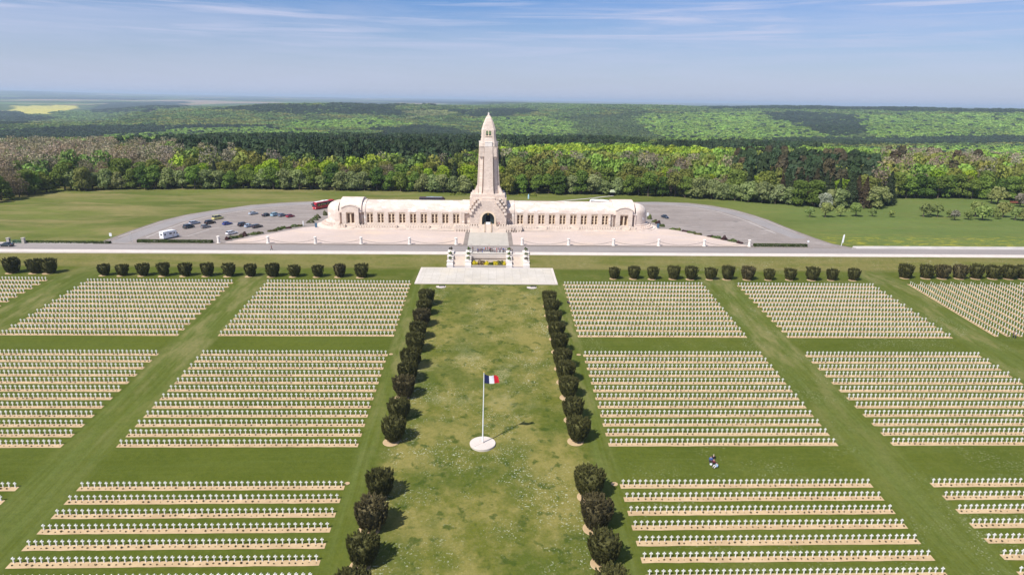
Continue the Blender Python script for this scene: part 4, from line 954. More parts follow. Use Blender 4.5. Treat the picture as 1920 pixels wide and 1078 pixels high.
# block Z at the far left, block E at the far right whose rows run away from the camera
for k in range(12):
    yf = 192.1-k*3.31; soil(-179.5, -134.9, yf-.05, 1.12, 900+k); yc = yf+.95
    for i in range(43):
        x = -135.5-i*.99
        if proj(x, yc, lawn_z(yc))[0] > -25: mass.append((x, yc, lawn_z(yc), 0, 1)); masr.append((x, yc-.5, lawn_z(yc-.5)+.03, i, rnd.uniform(.5, 1.2)))
for k in range(13):
    X0 = 134.8+k*3.3; m = MB(); n = 30; L = []; R = []
    for i in range(n+1):
        y = 155.6+(194.3-155.6)*i/n; L.append((X0-.1, y, lawn_z(y)+.035)); R.append((X0+1.02, y, lawn_z(y)+.035))
    m.rings([R, L], 0, False, False, closed=False); tag(m.build('soil_bed', M['soil'], fix=False), kind='structure')
    for i in range(39):
        y = 156+i*1.0
        if proj(X0+1, y, lawn_z(y))[0] < 1945: mass.append((X0+.95, y, lawn_z(y), math.radians(62), 1)); masr.append((X0+.4, y, lawn_z(y)+.03, i, rnd.uniform(.5, 1.2)))
def joined(name, src_v, src_f, items, mat):
    src_v = np.asarray(src_v); n = len(src_v); V = []; 
    for x, y, z, r_, s in items:
        c, sn = math.cos(r_), math.sin(r_); V.append(np.stack([(src_v[:, 0]*c-src_v[:, 1]*sn)*s+x, (src_v[:, 0]*sn+src_v[:, 1]*c)*s+y, src_v[:, 2]*s+z], 1))
    V = np.concatenate(V); lv = []; ls = []; t = 0
    one = np.concatenate([np.array(f_) for f_ in src_f]); sizes = np.array([len(f_) for f_ in src_f]); st0 = np.concatenate([[0], np.cumsum(sizes)[:-1]]); tot = sizes.sum()
    K = len(items); lv = (one[None, :]+(np.arange(K)*n)[:, None]).ravel(); ls = (st0[None, :]+(np.arange(K)*tot)[:, None]).ravel()
    me = bpy.data.meshes.new(name); me.vertices.add(len(V)); me.vertices.foreach_set('co', V.ravel()); me.loops.add(len(lv)); me.loops.foreach_set('vertex_index', lv.astype(np.int32))
    me.polygons.add(len(ls)); me.polygons.foreach_set('loop_start', ls.astype(np.int32)); me.update(calc_edges=True); me.polygons.foreach_set('use_smooth', [False]*len(ls)); me.materials.append(mat)
    o = bpy.data.objects.new(name, me); COL.objects.link(o); return o
tag(joined('grave_crosses', cv, cf, mass, M['crossw']), 'thousands of white stone crosses in even rows on soil strips up the lawn', 'grave crosses', kind='stuff')
tag(joined('rose_bushes', rv, [tuple(q) for q in rf], masr, M['rose']), 'small dark rose bushes planted in the soil strips before the rear crosses', 'rose bushes', kind='stuff')
def nth(n): return '%d%s' % (n, 'th' if 10 < n % 100 < 14 else {1: 'st', 2: 'nd', 3: 'rd'}.get(n % 10, 'th'))
RNM = {-1: 'nearest row', 0: 'second nearest row', 1: 'third nearest row'}
for q in indiv:
    side, bn_, k, i, x, y, z, jr = q[:8]
    o = bpy.data.objects.new('grave_cross', CROSS); COL.objects.link(o); o.location = (x, y, z); o.rotation_euler = (rnd.uniform(-.015, .015), rnd.uniform(-.02, .02), jr)
    tag(o, 'white grave cross %s from left in %s, %s' % (nth(i+1), RNM[k], BN[bn_]), 'grave cross', 'white grave crosses, %s, %s' % (RNM[k], BN[bn_]))
    if len(q) > 8:
        o = bpy.data.objects.new('rose_bush', ROSE); COL.objects.link(o); o.location = (q[8], q[9], lawn_z(q[9])+.03); o.rotation_euler = (0, 0, q[10]); o.scale = (q[11],)*3
        tag(o, 'small dark rose bush %s from left, %s, %s' % (nth(i+1), RNM[k], BN[bn_]), 'rose bush', 'rose bushes, %s, %s' % (RNM[k], BN[bn_]))
x, y, z = stele_pos; m = MB((x, y, z)); m.prism([(x-.2, z-.1), (x+.2, z-.1), (x+.2, z+.9), (x+.1, z+1.0), (x-.1, z+1.0), (x-.2, z+.9)], y-.07, y+.07, 'y')
tag(m.build('headstone', M['crossw'], None, (x, y, z)), 'single white rectangular headstone among the crosses left of the lawn', 'headstone')

# ------------------------------------------------------------------ clipped yews
def yew_mesh(seed, R, H, n, ls, taper=.80):
    rs = np.random.RandomState(seed); m = MB(); rg = []
    def prof(u):  # radius along height 0..1
        return R*np.interp(u, [0, .06, .3, .62, .82, .93, 1.0], [taper*.62, taper*.76, .86, .97, 1.0, .95, .80])
    K = int(n/26); ua = np.concatenate([rs.uniform(.02, .93, int(K*.72)), np.full(K-int(K*.72), 1.0)]); aa = rs.uniform(0, 2*math.pi, K)
    lump = 1+.06*np.sin(aa*3+seed)+.04*np.sin(aa*7+seed*2)
    tr = np.where(ua < 1, prof(ua)*lump*.93, R*.93*np.sqrt(rs.uniform(0, 1, K))); tz = np.where(ua < 1, ua*H*.90, H*.90-.25*(tr/R)**2)
    L = rs.uniform(.35, .80, K)*np.where(ua < 1, 1, .8); dr = np.where(ua < 1, .42, .28*(tr/R)); 
    pk = np.repeat(np.arange(K), 26); n = len(pk); w = rs.uniform(0, 1, n); th = rs.uniform(0, 2*math.pi, n)
    rad = (.13+.03*rs.normal(size=n))*np.sin(np.clip(w*.85+.15, 0, 1)*math.pi)**.6
    cr = tr[pk]+dr[pk]*w*L[pk]; px_ = cr*np.cos(aa[pk])+rad*np.cos(th); py_ = cr*np.sin(aa[pk])+rad*np.sin(th); pos = np.stack([px_, py_, tz[pk]+L[pk]*w], 1)
    ja = th+rs.normal(size=n)*.5; t = np.stack([-np.sin(ja), np.cos(ja), rs.normal(size=n)*.2], 1); bt = np.stack([np.cos(aa[pk])*.4+rs.normal(size=n)*.25, np.sin(aa[pk])*.4+rs.normal(size=n)*.25, np.ones(n)], 1)
    sw = (ls*rs.uniform(.6, 1.2, n))[:, None]; sh = sw*rs.uniform(1.4, 2.4, (n, 1))
    v = np.stack([pos-t*sw-bt*sh*.6, pos+t*sw-bt*sh*.6, pos+t*sw*.45+bt*sh, pos-t*sw*.45+bt*sh], 1).reshape(-1, 3); f = np.arange(4*n).reshape(n, 4)
    ev = []; ef = []; k = 20; us = [0, .1, .3, .6, .8, .93]
    for j, uu in enumerate(us):
        for i in range(k):
            aa = 2*math.pi*i/k; q = float(prof(np.array(uu)))*.84*(1+.07*math.sin(aa*3+seed)); ev.append((q*math.cos(aa), q*math.sin(aa), uu*H*.95))
    for j in range(len(us)-1):
        for i in range(k): ef.append((j*k+i, j*k+(i+1) % k, (j+1)*k+(i+1) % k, (j+1)*k+i))
    for i in range(0, k, 2): b_ = (len(us)-1)*k; ef.append((b_, b_+i, b_+(i+1) % k, b_+(i+2) % k)) if i else None
    return np_mesh('crown', v, f, [M['yew']], (np.array(ev), ef))
YEW = [yew_mesh(i*7+3, 2.0, 4.0, 7800, .065) for i in range(3)]; YEWF = [yew_mesh(i*5+40, 2.1, 4.0, 4500, .08, .92-.12*(i % 2)) for i in range(4)]
m = MB(); m.lathe([(.22, -.2), (.2, 1.2)], 8); YTR = m.mesh('trunk', M['wood'])
m = MB(); m.lathe([(1.0, .0), (.96, .03)], 20); YSO = m.mesh('soil_ring', M['soil'])
def yew(X, Y, s, far, label, group, hs=1.0):
    e = empty('yew_bush', (X, Y, lawn_z(Y)), rnd.uniform(0, 6.28)); tag(e, label, 'yew bush', group)
    o = bpy.data.objects.new('crown', rnd.choice(YEWF if far else YEW)); COL.objects.link(o); o.parent = e; o.scale = (s*rnd.uniform(.94, 1.08), s*rnd.uniform(.94, 1.08), s*hs); o.location = (0, 0, .12)
    g = rnd.uniform(.85, 1.2); o.color = ((.088*g, .088*g, .030*g, 1) if rnd.random() < .75 else (.105*g, .090*g, .045*g, 1))
    o = bpy.data.objects.new('trunk', YTR); COL.objects.link(o); o.parent = e
    r_ = bpy.data.objects.new('tree_pit', YSO); COL.objects.link(r_); r_.location = (X-.45, Y-.5, lawn_z(Y)+.02-.0); r_.scale = (s*1.42, s*1.32, 1); r_.rotation_euler = (math.atan(SL) if Y < 193 else 0, 0, 0); tag(r_, kind='structure')
YL = [175, 168.3, 161, 153.6, 146.5, 138, 131.8, 125.3, 116.7, 109.4, 93.6, 86.2, 79.0, 71.8]
for side, X in (('left', -17.5), ('right', 17.6)):
    for i, Y in enumerate(YL[::-1]):
        j = len(YL)-1-i
        if i < 4: lb = 'clipped yew on the %s of the lawn, %s of the near group from the front' % (side, ORD[i])
        else: lb = 'clipped yew beyond the gap, %s line of the lawn, %s from the front' % (side, ORD[i-4])
        s = rnd.uniform(.97, 1.07)*(1.12 if i < 4 else 1.02 if i > 9 else 1.06)
        yew(X, Y, s, False, lb, 'clipped yews lining the central lawn')
HL = [('group at the left edge', 201.5, [-151.1, -143.9, -139.6]), ('left hedge line', 199, [-121.2, -115.5, -109, -102.6, -96, -89.1, -82.3, -75.6, -68.6, -61.8, -54.3, -47.5, -40.4]),
      ('right hedge line', 199, [40.7, 47.2, 53.3, 60.2, 65.8, 72.2, 77.9, 84.6, 91.5, 98.5, 105.9, 112.4, 119.6]), ('far right hedge group', 202, [139.1, 146.1, 151.6, 157.5, 163.1, 169.1, 174.5, 179.4])]
for nm, Y, xs_ in HL:
    for i, X in enumerate(xs_):
        yew(X, Y+rnd.uniform(-.2, .2), rnd.uniform(.80, 1.02) if abs(X) < 130 else 1.08, True, 'clipped yew bush below the road bank, %s, %s from the left' % (nm, ORD[i]), 'clipped yews below the road', rnd.uniform(.98, 1.08))

# ------------------------------------------------------------------ small shrubs, hedges, planting
def shrub_mesh(seed, n, rx, ry, rz, ls, mat, box=False):
    rs = np.random.RandomState(seed)
    if box:
        pos = rs.uniform(-1, 1, (n, 3)); ax_ = rs.choice([0, 1, 2, 2], n); sg = rs.choice([-1, 1], n); nrm = np.zeros((n, 3))
        for i in range(3): k = ax_ == i; pos[k, i] = sg[k] if i < 2 else 1; nrm[k, i] = sg[k] if i < 2 else 1
        pos = pos*np.array([rx, ry, rz/2])+np.array([0, 0, rz/2]); nrm += rs.normal(size=(n, 3))*.35
    else:
        d = rs.normal(size=(n, 3)); d[:, 2] = np.abs(d[:, 2]); d /= np.linalg.norm(d, axis=1, keepdims=True)
        pos = d*np.array([rx, ry, rz])*(rs.uniform(.8, 1.1, n)*(1+.18*np.sin(d[:, 0]*5+seed)))[:, None]; nrm = d+rs.normal(size=(n, 3))*.5
    v, f = leaf_quads(pos, nrm, ls, 1.0, rs); return np_mesh('foliage', v, f, [mat])
def shrub(name, X, Y, Z, colr, dims, label, cat='shrub', group=None, rz=0, n=500, ls=.11, seed=0, box=False):
    o = bpy.data.objects.new(name, shrub_mesh(seed+int(abs(X)*10), n, *dims, ls, M['hedge'], box)); COL.objects.link(o); o.location = (X, Y, Z); o.rotation_euler = (0, 0, rz); o.color = (*colr, 1)
    tag(o, label, cat, group); return o
G1, G2, G3, PU = (.060, .085, .022), (.085, .095, .030), (.075, .07, .025), (.050, .022, .024)
for side, lst in (('left', [(427, 449.5, PU, .9, .8), (437, 447.5, G1, 1.3, .9), (450, 445.5, G3, 1.1, .9), (458, 443, PU, 1.0, 1.3), (475, 440.5, G1, 1.8, .8), (487, 438.5, G3, 1.0, .7), (512, 434, G3, 1.5, .6), (522, 431.5, G1, 1.3, .9), (531, 429, G1, .8, .8), (541, 428.3, PU, 1.1, .5), (553, 425.5, G1, 1.9, .8), (563, 424.5, G3, 1.0, .6), (583, 418, G2, 1.4, 1.2), (591, 413, G1, 1.2, 1.5), (596, 409.5, G2, 1.0, 1.4), (609.5, 404, G2, .9, 1.7)]),
                  ('right', [(1218, 411, G2, .9, 1.7), (1228.5, 417, G2, 1.3, .9), (1234, 420, PU, .9, 1.2), (1240, 425, G1, 1.3, .9), (1262, 431, G1, 1.3, .6), (1271, 432.3, G2, 1.2, .8), (1284, 434.7, PU, 1.2, .5), (1296, 437.5, G1, 1.5, .7), (1309, 440.5, G3, 1.3, .6), (1333, 445, PU, 1.2, .6), (1344, 447, G1, 1.5, .8), (1358, 450, PU, 1.0, 1.3), (1374, 453, G1, 1.6, .8), (1386, 456.3, PU, 1.0, .6)])):
    for i, (x, y, c_, rx, h) in enumerate(lst):
        q = P(x, y); shrub('shrub', q[0], q[1], .05, vary(c_, .15), (rx*1.25, 1.0, h*1.15), '%s shrub bordering the %s gravel forecourt, %s from the left' % ('purple leaved' if c_ == PU else 'low green', side, ORD[i]), 'shrub', 'shrubs between forecourt and car park', rz=.5 if side == 'left' else -.45, n=420, ls=.13, seed=i)
a = P(252, 457.5); b2 = P(394, 457.8)
shrub('box_hedge', (a[0]+b2[0])/2, 233.6, .04, G1, ((b2[0]-a[0])/2, .75, .95), 'long low clipped hedge beside the white motorhome at the left car park', 'hedge', n=6000, ls=.13, box=True)
a = P(1417, 464); b2 = P(1516, 465)
shrub('box_hedge', (a[0]+b2[0])/2, 235.2, .04, G1, ((b2[0]-a[0])/2, .75, .95), 'short low clipped hedge at the right car park entrance', 'hedge', n=4200, ls=.13, box=True)
for x, y, rx, l in [(985, 367, 3.2, 'low golden hedge right of the tower on the far lawn, larger'), (1002, 368, 1.5, 'short golden hedge right of the tower, beside a larger one'), (862, 365, 3.0, 'low hedge left of the tower on the far lawn'), (848, 366, 1.2, 'short low hedge left of the tower, beside a larger one')]:
    q = P(x, y); shrub('low_hedge', q[0], q[1], 0, (.16, .19, .035), (rx, 1.0, 1.1), l, 'hedge', 'low hedges behind the ossuary', n=500, ls=.2)
# planting bed under the retaining wall
for i, (x, c_, r_, h, l) in enumerate([(-4.6, (.60, .50, .02), 1.05, 1.15, 'bright yellow flowering bush at the left end of the bed'), (-2.5, (.13, .09, .05), 1.35, 1.5, 'dark brownish bush, left of the two in the bed'), (-.6, (.60, .50, .02), .95, 1.1, 'bright yellow flowering bush left of the middle of the bed'), (1.05, G1, .95, .8, 'small green bush in the middle of the bed'), (2.6, (.60, .50, .02), 1.05, 1.2, 'bright yellow flowering bush right of the middle of the bed'), (4.3-.1, (.10, .11, .05), 1.2, 1.4, 'dark green bush, right of the two in the bed'), (5.35, (.60, .50, .02), .8, 1.1, 'bright yellow flowering bush at the right end of the bed')]):
    shrub('flowering_bush' if c_[0] > .5 else 'green_bush', x-.15, 214.6, -2.62, c_, (r_, .9, h), l, 'bush', 'bushes in the bed below the wall', n=420, ls=.12, seed=i*3)
# tubs with small cone shrubs on the piers
for pi_, (a, b) in enumerate(piers):
    for k, (yy, zz) in enumerate(((220.0, .87), (217.0, -.13), (214.7, -1.23))):
        X = (a+b)/2; e = empty('planter', (X, yy, zz)); tag(e, 'white tub with a clipped shrub, %s pier from the left, %s' % (ORD[pi_], ('top step', 'middle step', 'bottom step')[k]), 'planter', 'planters on the stair piers')
        m = MB(); m.lathe([(.42, 0), (.55, .5), (.6, .52), (.6, .6)], 10); o = m.build('tub', M['white'], e)
        o = bpy.data.objects.new('shrub', shrub_mesh(pi_*3+k, 170, .62, .62, .85, .1, M['hedge'])); COL.objects.link(o); o.parent = e; o.location = (0, 0, .55); o.color = (*vary(G1), 1) if (pi_+k) % 5 else (.06, .05, .04, 1)

# ------------------------------------------------------------------ stone posts and chains
posts = []
for side, lst in (('left', [-99.0, -81.1, -63.9, -47.2, -29.4, -12.2]), ('right', [12.4, 29.8, 46.7, 63.8, 81.2, 98.4])):
    for i, X in enumerate(lst):
        Y = 233.5+.006*X; m = MB((X, Y, 0)); m.lathe([(.72, 0), (.72, .3), (.55, .38), (.46, 2.35), (.60, 2.45), (.60, 2.68), (.35, 2.8)], 12, (X, Y, 0))
        o = m.build('stone_post', M['white'], None, (X, Y, 0)); tag(o, 'tapered white stone post along the road, %s on the %s side' % (ORD[i], side), 'stone post', 'white posts along the forecourt'); posts.append((X, Y, side, i))
for (x0, y0, s0, i0), (x1, y1, s1, i1) in zip(posts, posts[1:]):
    if s0 != s1: continue
    m = MB((x0, y0, 0)); n = 16; pr = None
    for k in range(n+1):
        t = k/n; p_ = (x0+.5+(x1-x0-1)*t, y0+(y1-y0)*t, 1.75-4*1.25*t*(1-t))
        if pr: m.tube(pr, p_, .055, 5)
        pr = p_
    tag(m.build('chain', M['black'], None, (x0, y0, 0)), 'drooping iron chain between the %s and %s posts on the %s side' % (ORD[i0], ORD[i1], s0), 'chain', 'chains between the posts')

# ------------------------------------------------------------------ flag and pole
FP = cem(905, 832); fx, fy, fz = [float(q) for q in FP]; fz = lawn_z(fy)
e = empty('flagpole', (fx, fy, fz)); tag(e, 'tall white flagpole on a round white stone disc in the central lawn', 'flagpole')
PH = 14.6
m = MB(); m.tube((0, 0, .2), (.22, 0, PH), .13, 10, .07); m.build('pole', M['whitepaint'], e)
m = MB(); m.lathe([(.03, 0), (.15, .1), (.15, .18), (.02, .3)], 10, (.22, 0, PH)); m.build('finial', M['gold'], e)
m = MB(); m.lathe([(2.45, -.5), (2.45, .22), (2.38, .27)], 40); m.tube((0, 0, .2), (0, 0, .5), .22, 10); o = m.build('stone_disc', M['whitepave'], e)
m = MB(); m.box(-2.3, -.15, -.02, .02, .268, .274); m.build('disc_joint', M['kerb'], e, (0, 0, 0), rz=math.radians(42))
m = MB((fx, fy, fz)); nx, nz = 24, 10; FW, FH = 2.75, 1.75; tops = []
for dd in (0, .03):
    for i in range(nx+1):
        for j in range(nz+1):
            u = i/nx; v_ = j/nz; m.v.append((.30+u*FW*(1-.08*v_), .30*u*math.sin(u*8+v_*1.5)+dd, PH-.25-FH+v_*FH*(1-.22*u)-.18*u-.12*math.sin(u*6)))
for sdx in (0, 1):
    b0 = sdx*(nx+1)*(nz+1)
    for i in range(nx):
        for j in range(nz):
            q = [b0+i*(nz+1)+j, b0+(i+1)*(nz+1)+j, b0+(i+1)*(nz+1)+j+1, b0+i*(nz+1)+j+1]; m.f.append(tuple(q if sdx == 0 else q[::-1])); m.m.append(0 if i < nx*.33 else 1 if i < nx*.66 else 2)
o = m.build('flag', [M['fblue'], M['fwhite'], M['fred']], None, (fx, fy, fz), smooth=True, fix=False); tag(o, 'blue white and red tricolour flag blowing from the pole', 'flag')

# ------------------------------------------------------------------ vehicles
def sect(L, y0, y1, hw, zb, zt, cr=.12):
    return [(L, -hw*.9, zb), (L, -hw, zb+.16), (L, -hw, (zb+zt)/2), (L, -hw*.95, zt-cr*.5), (L, -hw*.8, zt), (L, hw*.8, zt), (L, hw*.95, zt-cr*.5), (L, hw, (zb+zt)/2), (L, hw, zb+.16), (L, hw*.9, zb)]
def wheels(e, L, hw, xs_, r=.32):
    for x in xs_:
        for sg in (-1, 1):
            m = MB(); y = sg*(hw-.10); a, b = (y-.11, y+.11)
            m.rings([[(q*math.cos(t*math.pi/9), yy, r+q*math.sin(t*math.pi/9)) for t in range(18)] for q, yy in ((r*.9, a-.0), (r, a+.03), (r, b-.03), (r*.9, b))])
            wl = m.build('wheel', M['rubber'], e, (x, 0, 0)); m = MB(); y2 = y+sg*.115
            m.rings([[(r*.6*math.cos(t*math.pi/6), yy, r+r*.6*math.sin(t*math.pi/6)) for t in range(12)] for yy in (y2-.02*sg, y2)]); m.build('rim', M['metal'], wl)
def lights(e, xf, xr, hw, zf, zr, s=1.0):
    for sg in (-1, 1):
        m = MB(); m.box(xf-.12, xf+.03, sg*hw*.72-.17*s, sg*hw*.72+.17*s, zf, zf+.14*s); m.build('headlight', M['lampglass'], e)
        m = MB(); m.box(xr-.03, xr+.08, sg*hw*.82-.10*s, sg*hw*.82+.10*s, zr, zr+.22*s); m.build('tail_light', M['tail'], e)
CARS = {}
def car(kind, X, Y, rz, colr, label, group, name='parked_car', cat='car'):
    if kind in CARS: e = copy_tree(CARS[kind]); e.location = (X, Y, .06); e.rotation_euler = (0, 0, rz)
    else:
        e = empty(name, (X, Y, .06), rz)
        L, hw, H, hood, zt = {'hatch': (4.1, .88, 1.48, .86, .98), 'saloon': (4.6, .9, 1.45, .84, .98), 'suv': (4.55, .94, 1.72, 1.0, 1.12), 'wagon': (4.75, .91, 1.5, .85, .98), 'van': (5.0, .96, 1.95, 1.05, 1.15)}[kind]
        h2 = L/2; zb = .22; hl = {'van': .95, 'suv': 1.15}.get(kind, 1.2); rear = {'saloon': .85, 'hatch': .25, 'suv': .2, 'wagon': .2, 'van': .1}[kind]
        st_ = [(h2, hw*.80, zb+.1, hood*.72), (h2-.12, hw*.95, zb, hood*.82), (h2-.5, hw, zb, hood*.95), (h2-hl, hw, zb, hood+.05), (0, hw, zb, zt), (-h2+rear+.5, hw, zb, zt+.02), (-h2+.15, hw*.96, zb, zt-(.02 if rear < .5 else .02)), (-h2, hw*.84, zb+.12, zt-.12)]
        m = MB(); m.rings([sect(x, 0, 0, w_, b0, t0) for x, w_, b0, t0 in st_][::-1])
        # roof panel
        xr0, xr1 = h2-hl-.78, -h2+rear+(.55 if kind == 'saloon' else .30)
        m.box(xr1, xr0, -hw*.70, hw*.70, H-.06, H, 0, .08, .08)
        for xx in (xr0+.02, (xr0+xr1)/2-.1, xr1-.0):
            for sg in (-1, 1): m.box(xx-.05, xx+.05, sg*hw*.78-.03, sg*hw*.78+.03, zt-.1, H-.03, 0)
        bd = m.build('body', M['paint'], e)
        m = MB(); w0, w1 = hw*.88, hw*.69; xa, xb = h2-hl+.02, -h2+rear+.06
        m.rings([[(xb, -w0, zt-.08), (xa, -w0, zt-.08), (xa, w0, zt-.08), (xb, w0, zt-.08)], [(xr1, -w1, H-.045), (xr0, -w1, H-.045), (xr0, w1, H-.045), (xr1, w1, H-.045)]])
        m.build('windows', M['glass'], e)
        wheels(e, L, hw, (h2-.85, -h2+.85)); lights(e, h2-.06, -h2+.03, hw, .58, .78)
        CARS[kind] = e
    e.name = name; tag(e, label, cat, group)
    for ch in e.children:
        if ch.name.startswith('body'): ch.color = (*colr, 1)
    return e
HD = math.radians(61); G = 'cars parked on the left car park'
CL = [('suv', 354, 428, (.030, .050, .050), 'dark teal estate car, front row, nearest the motorhome'), ('wagon', 365, 420.5, (.42, .46, .53), 'pale silver estate car behind the dark teal one'), ('suv', 394, 419.8, (.018, .014, .012), 'black off road car behind the grey hatchback'),
      ('hatch', 386, 427.5, (.20, .21, .22), 'mid grey car in front of the black off road car'), ('hatch', 426.5, 421.8, (.02, .06, .30), 'bright blue hatchback standing alone in the middle'), ('suv', 456, 424, (.016, .018, .026), 'black car at the left end of the near trio'),
      ('hatch', 467.5, 426, (.38, .48, .60), 'pale blue hatchback in the middle of the near trio'), ('wagon', 482.5, 427, (.022, .028, .036), 'dark grey estate car at the right end of the near trio'), ('wagon', 434.5, 439.5, (.74, .75, .77), 'white estate car with dark windows beside the purple shrub'),
      ('saloon', 475, 402.5, (.40, .46, .52), 'silver saloon alone at the left of the far line'), ('saloon', 500, 405.5, (.014, .018, .028), 'black saloon, second in the far line'), ('suv', 516, 405.2, (.33, .50, .60), 'light blue tall car in the far line'),
      ('hatch', 529.5, 406, (.14, .18, .24), 'slate blue hatchback in the far line next to the red car'), ('hatch', 544.5, 407.5, (.30, .015, .04), 'dark red hatchback at the right end of the far line')]
for k, x, y, c_, lb in CL: q = P(x, y); car(k, q[0], q[1], HD+rnd.uniform(-.04, .04), c_, lb, G)
q = P(408.5, 411.5); car('van', q[0], q[1], HD, (.60, .56, .20), 'pale yellow passenger van behind the parked cars', G, 'parked_van', 'van')
q = P(1246.5, 409); car('saloon', q[0], q[1], math.radians(-72), (.012, .022, .05), 'dark blue car alone on the right car park', 'cars beyond the left car park')
car('saloon', -169.5, 225.3, math.radians(178), (.02, .035, .04), 'dark green car driving on the road at the left edge', 'cars beyond the left car park', 'car')
# motorhome
q = P(319, 446.3); e = empty('motorhome', (q[0], q[1], .06), HD+.04); tag(e, 'white motorhome with dark windscreen parked near the low hedge', 'motorhome')
m = MB(); m.prism([(-3.5, .35), (2.0, .35), (2.0, 1.3), (2.25, 1.9), (2.35, 2.45), (1.9, 2.85), (-3.5, 2.85)], -1.1, 1.1, 'y'); m.box(-3.3, 1.5, -1.0, 1.0, 2.85, 2.92); m.box(-1.2, -.6, -.3, .3, 2.92, 3.05); m.build('living_box', M['whitepaint'], e)
m = MB(); m.rings([sect(x, 0, 0, w_, b0, t0) for x, w_, b0, t0 in [(1.9, 1.0, .35, 1.7), (2.5, 1.0, .3, 1.35), (3.1, .98, .3, 1.2), (3.45, .85, .35, .95)]]); m.build('cab', M['whitepaint'], e)
m = MB(); m.rings([[(2.0, -.95, 2.2), (2.0, .95, 2.2), (2.0, 1.0, 1.3), (2.0, -1.0, 1.3)], [(2.36, -.85, 2.2), (2.36, .85, 2.2), (2.85, .93, 1.28), (2.85, -.93, 1.28)]]); m.build('windscreen', M['glass'], e)
for x0, x1, z0_, z1_ in ((-3.0, -2.4, 1.5, 2.05), (-.9, .1, 1.6, 2.15), (.9, 1.5, 1.6, 2.1)):
    for sg in (-1, 1): m = MB(); m.box(x0, x1, min(sg*1.095, sg*1.115), max(sg*1.095, sg*1.115), z0_, z1_); m.build('window', M['glass'], e)
m = MB(); m.box(-3.515, -3.495, -.5, .5, 1.5, 2.05); m.build('window', M['glass'], e)
m = MB(); m.box(-.35+.6, .4+.6, -1.11, -1.095, .45, 2.2); m.build('door', M['white'], e)
wheels(e, 7, 1.05, (2.5, -1.9), .36); lights(e, 3.42, -3.5, .95, .75, .8)
# coaches
def coach(x, y, rz, body, roof, label, graphic=False, X=None):
    q = P(x, y) if X is None else X; e = empty('coach', (q[0], q[1], .06), rz); tag(e, label, 'coach', 'coaches behind the ossuary')
    h = 6.4; w_ = 1.26
    def sc_(x, hw, z0, z1): return [(x, -hw, z0), (x, -hw, z1-.25), (x, -hw*.88, z1), (x, hw*.88, z1), (x, hw, z1-.25), (x, hw, z0)]
    m = MB(); m.rings([sc_(-h, w_*.97, .35, 3.35), sc_(-h+.15, w_, .3, 3.45), sc_(h-.7, w_, .3, 3.45), sc_(h-.25, w_*.98, .3, 3.0), sc_(h, w_*.92, .3, 1.5)][::-1]); m.build('body', body, e)
    m = MB(); m.box(-h+3.4, h-1.2, -.85, .85, 3.46, 3.58, 0, .1, .1); m.box(-1, 1, -.6, .6, 3.58, 3.74, 0, .1, .1); m.build('roof_panel', roof, e)
    for sg in (-1, 1): m = MB(); m.box(-h+.4, h-.9, min(sg*(w_-.02), sg*(w_+.02)), max(sg*(w_-.02), sg*(w_+.02)), 1.65, 3.0); m.build('side_windows', M['glass'], e)
    m = MB(); m.rings([[(h-.62, -1.1, 3.3), (h-.62, 1.1, 3.3), (h-.4, 1.1, 3.0), (h-.02, 1.12, 1.45), (h-.02, -1.12, 1.45), (h-.4, -1.1, 3.0)], [(h-.55, -1.05, 3.34), (h-.55, 1.05, 3.34), (h-.16, 1.08, 3.0), (h+.06, 1.1, 1.4), (h+.06, -1.1, 1.4), (h-.16, -1.08, 3.0)]]); m.build('windscreen', M['glass'], e)
    for sg in (-1, 1): m = MB(); m.box(h-.05, h+.35, min(sg*1.2, sg*1.42), max(sg*1.2, sg*1.42), 2.3, 2.8); m.build('mirror', M['black'], e)
    wheels(e, 12.8, 1.22, (h-2.6, -h+3.0, -h+1.7), .5); lights(e, h-.02, -h, 1.2, .7, 1.0, 1.6)
    if graphic:
        rs = random.Random(5); m = MB()
        for sg in (-1, 1):
            for k in range(16):
                x0 = rs.uniform(-5.2, 4.6); z0 = rs.uniform(.75, 2.3); a_ = rs.uniform(-1, 1.4); L_ = rs.uniform(.5, 1.0); t_ = .12
                c, s_ = math.cos(a_)*L_/2, math.sin(a_)*L_/2; nx_, nz_ = -s_/L_*2*t_, c/L_*2*t_
                m.prism([(x0-c-nx_, z0-s_-nz_), (x0+c-nx_, z0+s_-nz_), (x0+c+nx_, z0+s_+nz_), (x0-c+nx_, z0-s_+nz_)], sg*(w_+.004+k*.0015), sg*(w_+.03+k*.0015), 'y', k % 2)
        m.build('side_graphic', [M['yellow'], M['greenp']], e)
    return e
qa = P(607, 390.2); coach(0, 0, HD+math.pi, M['red'], M['whitepaint'], 'red coach with yellow green side graphic beside the left apse', True, X=(qa[0], qa[1]))
M['maroon'] = flat('maroon_paint', (.045, .018, .035), .35, .5); M['navy'] = flat('grey_roof', (.20, .25, .30), .4)
coach(0, 0, math.radians(0), M['maroon'], M['navy'], 'long dark coach behind the left wing, only its top showing', X=(-29.8, 330.5))
coach(0, 0, math.radians(160), M['whitepaint'], M['whitepaint'], 'white coach with dark windows behind the right pavilion', X=(57.5, 326))

